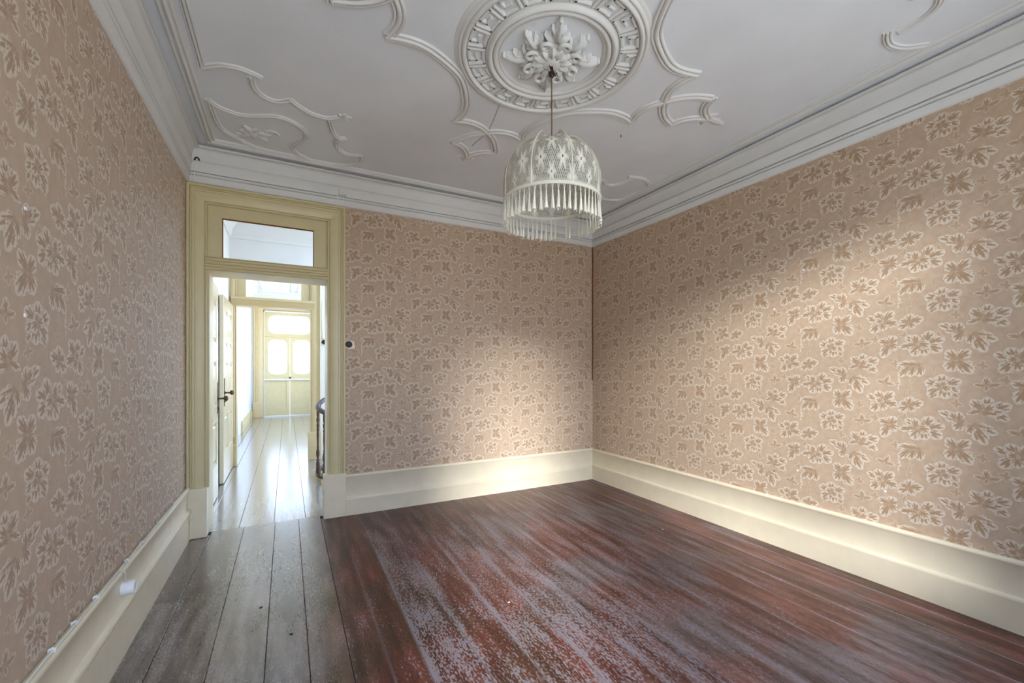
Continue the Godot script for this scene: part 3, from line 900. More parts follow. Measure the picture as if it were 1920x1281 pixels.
	for sx in [1.0, -1.0]:
		for sz in [1.0, -1.0]:
			for l in both + quarter:
				m = MB.new(); strap(m, spline(l), sp, sx, sz)
				obj("strapwork", m, M.plaster, c)
			for l in corner:
				m = MB.new(); strap(m, spline(l), th, sx, sz)
				obj("strapwork", m, M.plaster, c)
			for l in panel:
				m = MB.new(); strap(m, spline(l), th, sx, sz)
				obj("panel_moulding", m, M.plaster, c)
			# a small leaf at the tail of a corner scroll, a flower in the corner panel
			m = MB.new()
			for q in [[20, 0.07], [70, 0.055], [-30, 0.055], [130, 0.035]]:
				plaster_leaf(m, Vector3(ROSE.x + 0.985 * sx, YC, ROSE.z + 1.175 * sz), Vector2(-cos(deg_to_rad(q[0])) * sx, -sin(deg_to_rad(q[0])) * sz), q[1], 0.035, 0.014)
			obj("leaf_knot", m, M.plaster, c)
			m = MB.new()
			var o := Vector3(ROSE.x + 1.55 * sx, YC, ROSE.z + 1.71 * sz)
			for q in 7:
				var a := TAU * q / 7.0 + 0.3
				plaster_leaf(m, o + Vector3(cos(a), 0, sin(a)) * 0.012, Vector2(cos(a), sin(a)), 0.075 if q % 2 else 0.1, 0.055, 0.02)
			m.lathe(V2([0.0, -0.026, 0.018, -0.024, 0.028, -0.012, 0.030, 0.0]), 14, o)
			obj("corner_flower", m, M.plaster, c)
			m = MB.new()
			for q in [[-0.12, -0.06, 3.0], [0.10, 0.07, 0.2]]:
				var pth := PackedVector3Array(); var rd := PackedFloat32Array()
				for i in 22:
					var f := i / 21.0
					var a: float = q[2] + f * 8.0
					var rr := 0.05 * (1.0 - 0.8 * f)
					pth.append(o + Vector3((q[0] + rr * cos(a)) * sx, -0.004, (q[1] + rr * sin(a)) * sz)); rd.append(1.0 - 0.5 * f)
				m.tube(pth, 0.009, 6, rd)
			obj("scroll", m, M.plaster, c)
	for s in [[1.0, 0.0], [-1.0, 0.0], [0.0, 1.0], [0.0, -1.0]]:
		m = MB.new()
		var dir := Vector2(s[0], s[1])
		var o2 := Vector3(ROSE.x, YC, ROSE.z) + Vector3(dir.x, 0, dir.y) * 1.27
		plaster_leaf(m, o2, dir, 0.20 if s[0] != 0.0 else 0.11, 0.07, 0.018)
		plaster_leaf(m, o2, dir.rotated(0.9), 0.09, 0.04, 0.014)
		plaster_leaf(m, o2, dir.rotated(-0.9), 0.09, 0.04, 0.014)
		obj("leaf_tail", m, M.plaster, c)
	# the rose
	var r := base("ceiling_rose", Vector3(ROSE.x, YC, ROSE.z), c)
	var ring := func(p: PackedVector2Array) -> MB:
		var mm := MB.new()
		var q := PackedVector2Array()
		for e in p:
			q.append(Vector2(e.x, -e.y))
		q.reverse()
		mm.lathe(q, 96)
		return mm
	var o1 := PackedVector2Array([Vector2(0.480, 0.0), Vector2(0.480, 0.012)])
	o1.append_array(bead(0.493, 0.012, 0.014, 0.014, 6)); o1.append_array(V2([0.507, 0.012])); o1.append_array(bead(0.517, 0.009, 0.010, 0.010, 5)); o1.append_array(V2([0.528, 0.006, 0.545, 0.004, 0.548, 0.0]))
	obj("outer_ring", ring.call(o1), M.plaster, r)
	var o3 := PackedVector2Array([Vector2(0.285, 0.0), Vector2(0.287, 0.010), Vector2(0.296, 0.014), Vector2(0.302, 0.008)])
	o3.append_array(bead(0.317, 0.014, 0.016, 0.010, 6)); o3.append_array(V2([0.333, 0.006])); o3.append_array(bead(0.349, 0.015, 0.022, 0.010, 7)); o3.append_array(V2([0.366, 0.010, 0.370, 0.010, 0.372, 0.0]))
	obj("inner_ring", ring.call(o3), M.plaster, r)
	# running key pattern between the rings
	var keys := 20
	for k in keys:
		var a := TAU * k / keys
		var da := TAU / keys
		var r0 := 0.386; var r1 := 0.466; var rm := 0.426
		for pth in [[0.06, r0, 0.06, r1, 0.62, r1, 0.62, rm, 0.36, rm], [0.26, r0, 0.86, r0, 0.86, r1]]:
			m = MB.new()
			for i in range(0, pth.size() - 2, 2):
				key_bar(m, a + da * pth[i], pth[i + 1], a + da * pth[i + 2], pth[i + 3])
			obj("key_bar", m, M.plaster, r)
	# acanthus in the middle
	for k in 8:
		var a := TAU * k / 8.0 + PI / 8.0
		var dir := Vector2(cos(a), sin(a))
		var big := k % 2 == 0
		m = MB.new()
		var L := 0.150 if big else 0.125
		var o := Vector3(dir.x, 0, dir.y) * (0.115 if big else 0.105)
		plaster_leaf(m, o, dir, L, 0.062, 0.055)
		m.lathe(V2([0.0, -0.030, 0.008, -0.027, 0.012, -0.015, 0.011, 0.0]), 10, o + Vector3(dir.x, 0, dir.y) * (L + 0.004))
		for s in [1.0, -1.0]:
			plaster_leaf(m, o + Vector3(dir.x, 0, dir.y) * 0.01, dir.rotated(s * 0.95), L * 0.58, 0.040, 0.045)
			plaster_leaf(m, o + Vector3(dir.x, 0, dir.y) * 0.065, dir.rotated(s * 0.75), L * 0.40, 0.032, 0.04)
		obj("acanthus_leaf", m, M.plaster, r)
		m = MB.new()
		for s in [1.0, -1.0]:
			var pth := PackedVector3Array(); var rd := PackedFloat32Array()
			for i in 26:
				var f := i / 25.0
				var rr := 0.040 * (1.0 - 0.80 * f)
				var b: float = a + s * (PI * 0.9 + f * 8.5)
				var ctr := dir.rotated(s * 0.42) * 0.135
				pth.append(Vector3(ctr.x + rr * cos(b), -0.026 - 0.022 * sin(f * PI), ctr.y + rr * sin(b))); rd.append(1.15 - 0.6 * f)
			m.tube(pth, 0.0115, 7, rd)
		obj("scroll", m, M.plaster, r)
	m = MB.new()
	m.lathe(V2([0.0, -0.062, 0.03, -0.062, 0.05, -0.054, 0.06, -0.046, 0.085, -0.044, 0.11, -0.03, 0.13, -0.012, 0.135, 0.0]), 32)
	for k in 12:
		var a := TAU * k / 12.0
		plaster_leaf(m, Vector3(cos(a), 0, sin(a)) * 0.03 + Vector3(0, -0.036, 0), Vector2(cos(a), sin(a)), 0.085, 0.05, 0.03)
	obj("boss", m, M.plaster, r)
	# hairline crack from the rose to the kite, and a few nails
	m = MB.new()
	m.tube(PackedVector3Array([Vector3(1.245, YC, -2.51), Vector3(1.262, YC, -2.60), Vector3(1.285, YC, -2.70), Vector3(1.31, YC, -2.82), Vector3(1.328, YC, -2.93), Vector3(1.315, YC, -3.05), Vector3(1.30, YC, -3.17)]), 0.0022, 5)
	obj("crack", m, M.under, c)
	m = MB.new()
	m.tube(PackedVector3Array([Vector3(2.235, YC + 0.005, -2.50), Vector3(2.236, YC - 0.02, -2.50)]), 0.003, 6)
	obj("nail", m, M.hook, c)

func key_bar(m: MB, a0: float, r0: float, a1: float, r1: float) -> void:
	var pr := V2([-0.0085, -0.001, -0.0078, 0.012, -0.005, 0.015, 0.005, 0.015, 0.0078, 0.012, 0.0085, -0.001])
	var n := 5 if absf(r0 - r1) < 0.01 else 2
	var p := PackedVector3Array(); var s := PackedVector3Array(); var u := PackedVector3Array()
	for i in n:
		var f := float(i) / (n - 1)
		var a := lerpf(a0, a1, f); var r := lerpf(r0, r1, f)
		p.append(Vector3(cos(a) * r, 0, sin(a) * r)); u.append(Vector3.DOWN)
	for i in n:
		var d := (p[mini(i + 1, n - 1)] - p[maxi(i - 1, 0)]).normalized()
		s.append(Vector3(-d.z, 0, d.x))
	var d0 := (p[0] - p[1]).normalized(); var d1 := (p[n - 1] - p[n - 2]).normalized()
	p[0] += d0 * 0.0075; p[n - 1] += d1 * 0.0075
	m.sweep(p, s, u, pr, PackedVector3Array(), false, -1.0)
	m.cap(p[0], s[0], u[0], pr, d0)
	m.cap(p[n - 1], s[n - 1], u[n - 1], pr, d1)

# a modelled leaf standing out of the ceiling: base o, direction on the ceiling, length, width, relief
func plaster_leaf(m: MB, o: Vector3, dir: Vector2, L: float, W: float, H: float) -> void:
	var d := Vector3(dir.x, 0, dir.y).normalized(); var s := Vector3(-d.z, 0, d.x)
	var nu := 12; var nv := 8
	var g := []
	for i in nu + 1:
		var u := float(i) / nu
		var w := W * 0.5 * (0.25 + 0.75 * pow(sin(PI * clampf(u * 0.92 + 0.06, 0, 1)), 0.7)) * (0.78 + 0.25 * absf(sin(u * PI * 2.6)))
		if i == nu:
			w *= 0.35
		var row := []
		for j in nv + 1:
			var v := 2.0 * j / nv - 1.0
			var h := H * (0.30 + 0.70 * sin(PI * pow(u, 0.9) * 0.86)) * (1.0 - pow(absf(v), 2.6)) * (0.80 + 0.20 * cos(v * PI * 3.0))
			row.append(o + d * (u * L) + s * (v * w) + Vector3(0, -h, 0))
		g.append(row)
	for i in nu + 1:
		for j in nv + 1:
			var a: Vector3 = g[mini(i + 1, nu)][j] - g[maxi(i - 1, 0)][j]
			var b: Vector3 = g[i][mini(j + 1, nv)] - g[i][maxi(j - 1, 0)]
			var nn := a.cross(b).normalized()
			if nn.y > 0:
				nn = -nn
			m.add(g[i][j], nn)
	var st := m.v.size() - (nu + 1) * (nv + 1)
	for i in nu:
		for j in nv:
			var q := st + i * (nv + 1) + j
			m.face(q, q + 1, q + nv + 2); m.face(q, q + nv + 2, q + nv + 1)

# ------------------------------------------------------------------ landing and hall beyond the doorway
func rounded(x0: float, x1: float, y0: float, y1: float, r: float) -> PackedVector2Array:
	var out := PackedVector2Array()
	for c in [[x1 - r, y1 - r, 0.0], [x0 + r, y1 - r, PI / 2], [x0 + r, y0 + r, PI], [x1 - r, y0 + r, PI * 1.5]]:
		for i in 9:
			var a: float = c[2] + PI / 2 * i / 8
			out.append(Vector2(c[0] + r * cos(a), c[1] + r * sin(a)))
	return out

# plate x0..x1, y0..y1 in the plane z (front) with a rounded hole
func holed(m: MB, x0: float, x1: float, y0: float, y1: float, hole: PackedVector2Array, z0: float, z1: float) -> void:
	var n := hole.size()
	var outer := PackedVector2Array()
	for i in n:
		var q := i / 9
		var f := (i % 9) / 8.0
		var cs := [Vector2(x1, y1), Vector2(x0, y1), Vector2(x0, y0), Vector2(x1, y0)]
		var c: Vector2 = cs[q]
		var h := hole[i]
		var e: Vector2
		if q == 0: e = Vector2(x1, h.y) if f < 0.5 else Vector2(h.x, y1)
		elif q == 1: e = Vector2(h.x, y1) if f < 0.5 else Vector2(x0, h.y)
		elif q == 2: e = Vector2(x0, h.y) if f < 0.5 else Vector2(h.x, y0)
		else: e = Vector2(h.x, y0) if f < 0.5 else Vector2(x1, h.y)
		outer.append(c if i % 9 == 4 else e)
	for i in n:
		var j := (i + 1) % n
		var a := hole[i]; var b := hole[j]; var c := outer[j]; var d := outer[i]
		m.quad(Vector3(a.x, a.y, z1), Vector3(b.x, b.y, z1), Vector3(c.x, c.y, z1), Vector3(d.x, d.y, z1), Vector3(0, 0, 1))
		m.quad(Vector3(a.x, a.y, z0), Vector3(b.x, b.y, z0), Vector3(c.x, c.y, z0), Vector3(d.x, d.y, z0), Vector3(0, 0, -1))
		var mid := (hole[0] + hole[18]) / 2.0
		var nn := mid - (a + b) / 2.0
		m.quad(Vector3(a.x, a.y, z0), Vector3(b.x, b.y, z0), Vector3(b.x, b.y, z1), Vector3(a.x, a.y, z1), Vector3(nn.x, nn.y, 0).normalized())

func hall() -> void:
	var f := Vector3(0, 0, 1)
	var m := MB.new()
	var YH := 3.42
	# landing: left wall, partition with the second doorway, stairwell with its skylight and window
	var wl := base("wall_landing"); built(wl)
	m.box(Vector3(-0.95, -0.2, HALL_Z - 0.15), Vector3(-0.70, YH + 0.2, ZB - 0.3))
	m.box(Vector3(-0.70, 0.0, -4.62), Vector3(-0.66, YH, ZB - 0.3))
	obj("plaster_face", m, M.white, wl)
	m = MB.new()
	m.box(Vector3(2.6, -2.2, HALL_Z - 0.15), Vector3(2.8, 0.9, ZB - 0.3))
	m.box(Vector3(2.6, 2.9, HALL_Z - 0.15), Vector3(2.8, YH + 0.2, ZB - 0.3))
	m.box(Vector3(2.6, 0.9, HALL_Z - 0.15), Vector3(2.8, 2.9, -6.8))
	m.box(Vector3(2.6, 0.9, -4.9), Vector3(2.8, 2.9, ZB - 0.3))
	obj("plaster_face", m, M.white, wl)
	m = MB.new()
	m.box(Vector3(0.37, -2.2, ZB - 0.32), Vector3(2.7, YH + 0.2, ZB - 0.29))
	m.box(Vector3(-0.75, 2.7, ZB - 0.32), Vector3(0.37, YH + 0.2, ZB - 0.29))
	obj("plaster_face", m, M.white, wl)
	var wp := base("wall_partition"); built(wp)
	m = MB.new()
	m.box(Vector3(0.40, -2.2, HALL_Z - 0.15), Vector3(2.8, YH + 0.2, HALL_Z))
	m.box(Vector3(-0.95, 2.78, HALL_Z - 0.15), Vector3(0.41, YH + 0.2, HALL_Z))
	m.box(Vector3(-0.95, -0.2, HALL_Z - 0.15), Vector3(-0.70, YH + 0.2, HALL_Z))
	obj("plaster_face", m, M.white, wp)
	# stair window and its bright panes
	var w := base("window_3", Vector3(2.66, 0.9, -5.85)); built(w)
	m = MB.new()
	for q in [[-0.95, -0.90, 0.0, 2.0], [0.90, 0.95, 0.0, 2.0], [-0.03, 0.03, 0.0, 2.0], [-0.95, 0.95, 0.0, 0.05], [-0.95, 0.95, 1.95, 2.0], [-0.95, 0.95, 1.28, 1.33]]:
		m.box(Vector3(-0.03, q[2], q[0]), Vector3(0.03, q[3], q[1]), 0.004)
	obj("window_frame", m, M.white, w)
	for q in [[-0.90, -0.03], [0.03, 0.90]]:
		for y in [[0.05, 1.28], [1.33, 1.95]]:
			m = MB.new()
			m.quad(Vector3(0, y[0], q[0]), Vector3(0, y[0], q[1]), Vector3(0, y[1], q[1]), Vector3(0, y[1], q[0]), Vector3(-1, 0, 0))
			obj("pane", m, M.glass, w)
	# ceilings of landing and hall, the landing's with a skylight over the stairs
	var lc := base("ceiling_landing"); lc.name = "ceiling_landing"; built(lc)
	m = MB.new()
	m.box(Vector3(-0.95, YH, HALL_Z - 0.15), Vector3(0.75, YH + 0.15, ZB - 0.29))
	m.box(Vector3(2.35, YH, HALL_Z - 0.15), Vector3(2.8, YH + 0.15, ZB - 0.29))
	m.box(Vector3(0.75, YH, HALL_Z - 0.15), Vector3(2.35, YH + 0.15, -6.7))
	m.box(Vector3(0.75, YH, -4.9), Vector3(2.35, YH + 0.15, ZB - 0.29))
	obj("ceiling_slab", m, M.white, lc)
	m = MB.new()
	m.quad(Vector3(0.75, YH + 0.08, -6.7), Vector3(2.35, YH + 0.08, -6.7), Vector3(2.35, YH + 0.08, -4.9), Vector3(0.75, YH + 0.08, -4.9), Vector3.DOWN)
	obj("skylight_pane", m, M.glass, lc)
	var cp := V2([0, 3.13, 0.02, 3.13, 0.025, 3.17, 0.04, 3.18, 0.045, 3.25, 0.07, 3.27, 0.09, 3.32, 0.12, 3.34, 0.125, 3.38, 0.16, 3.39, 0.165, 3.425])
	m = MB.new()
	m.run(Vector3(-0.70, 0, HALL_Z), Vector3(2.6, 0, HALL_Z), f, Vector3.UP, cp, 1.0, -1.0)
	m.run(Vector3(-0.70, 0, ZB - 0.32), Vector3(-0.70, 0, HALL_Z), Vector3(1, 0, 0), Vector3.UP, cp, 1.0, -1.0)
	obj("cornice", m, M.white, lc)
	# second doorway: architrave, transom, bar like a small cornice
	var t := base("trim_6"); built(t)
	var a0 := -0.612; var a1 := 0.305
	m = MB.new()
	m.run(Vector3(a1, 0.40, HALL_Z), Vector3(a1, 2.66, HALL_Z), Vector3(1, 0, 0), f, casing_profile(0.14), 0.0, 1.0)
	obj("side_casing", m, M.ochre, t)
	m = MB.new()
	m.run(Vector3(a0, 0.40, HALL_Z), Vector3(a0, 2.66, HALL_Z), Vector3(-1, 0, 0), f, casing_profile(0.088), 0.0, 1.59)
	obj("side_casing", m, M.ochre, t)
	m = MB.new()
	m.run(Vector3(a0, 2.66, HALL_Z), Vector3(a1, 2.66, HALL_Z), Vector3(0, 1, 0), f, casing_profile(0.14), -0.63, 1.0)
	obj("head_casing", m, M.ochre, t)
	for s in [[-0.70, -0.606, 0.30], [0.275, 0.452, 0.41]]:
		m = MB.new()
		m.box(Vector3(s[0], 0, HALL_Z - 0.02), Vector3(s[1], s[2], HALL_Z + 0.045), 0.005)
		obj("plinth_block", m, M.ochre, t)
	for s in [[a0 - 0.04, a0], [a1, a1 + 0.03]]:
		m = MB.new()
		m.box(Vector3(s[0], 0, HALL_Z - 0.16), Vector3(s[1], 2.80, HALL_Z + 0.008), 0.003)
		obj("jamb", m, M.ochre, t)
	var bp := V2([0, 2.205, 0.03, 2.205, 0.034, 2.225, 0.045, 2.232, 0.05, 2.25, 0.062, 2.258, 0.068, 2.285, 0.085, 2.292, 0.085, 2.325, 0.0, 2.33])
	m = MB.new()
	m.run(Vector3(a0 - 0.06, 0, HALL_Z), Vector3(a1 + 0.055, 0, HALL_Z), f, Vector3.UP, bp)
	m.box(Vector3(a0, 2.205, HALL_Z - 0.15), Vector3(a1, 2.33, HALL_Z + 0.001))
	obj("transom_bar", m, M.ochre, t)
	m = MB.new()
	for q in [[a0 - 0.02, -0.505], [0.185, a1 + 0.02]]:
		m.box(Vector3(q[0], 2.32, HALL_Z - 0.05), Vector3(q[1], 2.70, HALL_Z - 0.012))
	m.box(Vector3(-0.505, 2.64, HALL_Z - 0.05), Vector3(0.185, 2.70, HALL_Z - 0.012))
	obj("transom_board", m, M.ochre, t)
	m = MB.new()
	m.quad(Vector3(-0.505, 2.33, HALL_Z - 0.03), Vector3(0.185, 2.33, HALL_Z - 0.03), Vector3(0.185, 2.64, HALL_Z - 0.03), Vector3(-0.505, 2.64, HALL_Z - 0.03), Vector3(0, 0, 1))
	obj("pane", m, M.glass, t)
	# the two panelled leaves, folded back along the left of the landing
	var d1 := leaf("door_1", Vector3(-0.632, 0, -4.56), -1.0, 0.90, 0.012)
	knob(d1, -0.845, 1.03)
	var d2 := leaf("door_2", Vector3(-0.648, 0, -6.95), 1.0, 1.0, 0.0)
	knob(d2, 0.935, 1.06)
	# far hall
	var wh := base("wall_hall"); built(wh)
	m = MB.new()
	m.box(Vector3(-1.1, -0.2, END_Z - 0.2), Vector3(-0.85, YH + 0.2, HALL_Z - 0.14))
	m.box(Vector3(-0.95, -0.2, HALL_Z - 0.16), Vector3(-0.652, YH, HALL_Z - 0.14))
	obj("plaster_face", m, M.white, wh)
	m = MB.new()
	m.box(Vector3(-1.1, -0.2, END_Z - 0.25), Vector3(-0.56, YH + 0.2, END_Z))
	m.box(Vector3(0.70, -0.2, END_Z - 0.25), Vector3(1.5, YH + 0.2, END_Z))
	m.box(Vector3(-0.56, 2.92, END_Z - 0.25), Vector3(0.70, YH + 0.2, END_Z))
	obj("plaster_face", m, M.white, wh)
	m = MB.new()
	for q in [[-7.1, -7.5], [-9.9, -10.4], [-12.8, -13.8]]:
		m.box(Vector3(1.2, -0.2, q[1]), Vector3(1.4, YH + 0.2, q[0]))
	m.box(Vector3(1.2, -0.2, -13.8), Vector3(1.4, 0.5, -7.1))
	m.box(Vector3(1.2, 3.1, -13.8), Vector3(1.4, YH + 0.2, -7.1))
	obj("plaster_face", m, M.white, wh)
	for q in [["window_4", -8.7, 2.4], ["window_5", -11.6, 2.4]]:
		var w2 := base(q[0], Vector3(1.28, 0.5, q[1])); built(w2)
		var hw: float = q[2] / 2
		m = MB.new()
		for e in [[-hw, -hw + 0.05, 0.0, 2.6], [hw - 0.05, hw, 0.0, 2.6], [-0.03, 0.03, 0.0, 2.6], [-hw, hw, 0.0, 0.05], [-hw, hw, 2.55, 2.6]]:
			m.box(Vector3(-0.03, e[2], e[0]), Vector3(0.03, e[3], e[1]), 0.004)
		obj("window_frame", m, M.white, w2)
		for e in [[-hw + 0.05, -0.03], [0.03, hw - 0.05]]:
			m = MB.new()
			m.quad(Vector3(0, 0.05, e[0]), Vector3(0, 0.05, e[1]), Vector3(0, 2.55, e[1]), Vector3(0, 2.55, e[0]), Vector3(-1, 0, 0))
			obj("pane", m, M.glass, w2)
	var hc := base("ceiling_hall"); built(hc)
	m = MB.new()
	m.box(Vector3(-1.1, YH, END_Z - 0.25), Vector3(1.5, YH + 0.15, HALL_Z - 0.14))
	obj("ceiling_slab", m, M.white, hc)
	# raised frames on the hall ceiling
	var fp := V2([-0.04, 0.0, -0.04, 0.02, -0.02, 0.035, 0.0, 0.03, 0.015, 0.045, 0.035, 0.02, 0.04, 0.0])
	for z in [-8.3, -10.3, -12.3]:
		for x in [[-0.55, 0.12], [0.28, 0.95]]:
			m = MB.new()
			var c4 := [Vector3(x[0], YH, z - 0.8), Vector3(x[1], YH, z - 0.8), Vector3(x[1], YH, z + 0.8), Vector3(x[0], YH, z + 0.8)]
			for i in 4:
				var p: Vector3 = c4[i]; var q: Vector3 = c4[(i + 1) % 4]
				var d := (q - p).normalized()
				m.run(p, q, Vector3(d.z, 0, -d.x), Vector3.DOWN, fp, -1.0, 1.0, -1.0)
			obj("ceiling_panel", m, M.white, hc)
	m = MB.new()
	m.run(Vector3(-0.85, 0, HALL_Z - 0.15), Vector3(-0.85, 0, END_Z), Vector3(1, 0, 0), Vector3.UP, cp, 1.0, -1.0)
	m.run(Vector3(-0.85, 0, END_Z), Vector3(1.2, 0, END_Z), f, Vector3.UP, cp, 1.0, -1.0)
	obj("cornice", m, M.white, hc)
	# skirting in the hall, broken by doorways
	var sk := V2([0, 0, 0.035, 0, 0.035, 0.18, 0.028, 0.19, 0.028, 0.23, 0.0, 0.24])
	m = MB.new()
	m.run(Vector3(-0.85, 0, -13.0), Vector3(-0.85, 0, -12.95), Vector3(1, 0, 0), Vector3.UP, sk)
	m.run(Vector3(-0.85, 0, END_Z), Vector3(-0.85, 0, -13.0), Vector3(1, 0, 0), Vector3.UP, sk)
	m.run(Vector3(-0.85, 0, -12.6), Vector3(-0.85, 0, -10.55), Vector3(1, 0, 0), Vector3.UP, sk)
	m.run(Vector3(-0.85, 0, -9.6), Vector3(-0.85, 0, -7.16), Vector3(1, 0, 0), Vector3.UP, sk)
	built(obj("baseboard_hall", m, M.ochre))
	# glazed double door at the end
	var t2 := base("trim_7"); built(t2)
	m = MB.new()
	m.run(Vector3(-0.565, 0.42, END_Z), Vector3(-0.565, 3.0, END_Z), Vector3(-1, 0, 0), f, casing_profile(0.235))
	obj("side_casing", m, M.ochre, t2)
	m = MB.new()
	m.run(Vector3(0.70, 0.42, END_Z), Vector3(0.70, 3.0, END_Z), Vector3(1, 0, 0), f, casing_profile(0.2))
	obj("side_casing", m, M.ochre, t2)
	for s in [[-0.81, -0.565], [0.69, 0.91]]:
		m = MB.new()
		m.box(Vector3(s[0], 0, END_Z - 0.02), Vector3(s[1], 0.42, END_Z + 0.05), 0.006)
		obj("plinth_block", m, M.ochre, t2)
	m = MB.new()
	m.run(Vector3(-0.565, 2.93, END_Z), Vector3(0.70, 2.93, END_Z), Vector3(0, 1, 0), f, casing_profile(0.15))
	obj("head_casing", m, M.ochre, t2)
	m = MB.new()
	m.box(Vector3(-0.57, 0, END_Z - 0.2), Vector3(-0.545, 2.93, END_Z - 0.0))
	m.box(Vector3(0.69, 0, END_Z - 0.2), Vector3(0.71, 2.93, END_Z - 0.0))
	m.box(Vector3(-0.57, 2.88, END_Z - 0.2), Vector3(0.71, 2.93, END_Z - 0.0))
	obj("jamb", m, M.white, t2)
	var d3 := base("door_3", Vector3(0, 0, END_Z - 0.12)); built(d3)
	var cx := 0.075
	m = MB.new()
	holed(m, -0.545, 0.69, 2.235, 2.885, rounded(-0.455, 0.60, 2.30, 2.805, 0.17), -0.025, 0.025)
	m.box(Vector3(-0.545, 2.205, -0.03), Vector3(0.69, 2.24, 0.04), 0.006)
	obj("fanlight_frame", m, M.cream, d3)
	for s in [[-0.545, cx], [cx + 0.002, 0.69]]:
		m = MB.new()
		var q0: float = s[0] + (0.09 if s[0] < 0 else 0.075); var q1: float = s[1] - (0.075 if s[0] < 0 else 0.09)
		holed(m, s[0], s[1], 1.09, 2.205, rounded(q0, q1, 1.175, 2.13, 0.15), -0.022, 0.022)
		obj("sash", m, M.cream, d3)
		m = MB.new()
		m.box(Vector3(s[0], 0.01, -0.022), Vector3(s[1], 1.09, 0.005))
		for e in [[s[0], s[0] + 0.10, 0.01, 1.088], [s[1] - 0.09, s[1], 0.01, 1.088], [s[0] + 0.10, s[1] - 0.09, 0.01, 0.27], [s[0] + 0.10, s[1] - 0.09, 0.97, 1.088]]:
			m.box(Vector3(e[0], e[2], 0.0), Vector3(e[1], e[3], 0.022), 0.004)
		obj("lower_panel", m, M.cream, d3)
		m = MB.new()
		m.box(Vector3(q0 - 0.02, 1.758, -0.012), Vector3(q1 + 0.02, 1.772, 0.006))
		obj("glazing_bar", m, M.cream, d3)
		m = MB.new()
		m.quad(Vector3(s[0] + 0.03, 1.12, -0.006), Vector3(s[1] - 0.03, 1.12, -0.006), Vector3(s[1] - 0.03, 2.18, -0.006), Vector3(s[0] + 0.03, 2.18, -0.006), Vector3(0, 0, 1))
		obj("pane", m, M.milk, d3)
	m = MB.new()
	m.quad(Vector3(-0.50, 2.26, -0.006), Vector3(0.65, 2.26, -0.006), Vector3(0.65, 2.85, -0.006), Vector3(-0.50, 2.85, -0.006), Vector3(0, 0, 1))
	obj("pane", m, M.milk, d3)
	m = MB.new()
	m.box(Vector3(-0.555, 1.0, 0.0), Vector3(0.70, 1.045, 0.075), 0.012)
	m.box(Vector3(-0.56, -0.03, -0.1), Vector3(0.71, 0.03, 0.03), 0.008)
	obj("sill", m, M.white, d3)
	m = MB.new()
	m.box(Vector3(cx - 0.02, 1.05, 0.02), Vector3(cx + 0.025, 1.10, 0.05), 0.006)
	obj("latch", m, M.bronze, d3)
	# stairs going down beside the landing
	var st := base("stair_flight", Vector3(1.36, 0, -5.75))
	tag(st, "brown wooden stair treads going down behind the dark balustrade", "stairs")
	for i in 4:
		m = MB.new()
		m.box(Vector3(0.05 + i * 0.27, -0.18 * (i + 1) - 0.04, -0.55), Vector3(0.35 + i * 0.27, -0.18 * (i + 1), 0.55), 0.01)
		m.box(Vector3(0.06 + i * 0.27, -0.18 * (i + 1), -0.55), Vector3(0.08 + i * 0.27, -0.18 * i - 0.04, 0.55))
		obj("tread", m, M.stair, st)
	var fw := MB.new()
	fw.box(Vector3(0.36, -2.3, HALL_Z), Vector3(2.7, -2.2, ZB - 0.3))
	built(obj("floor_stairwell", fw, M.stair))
	balustrade()

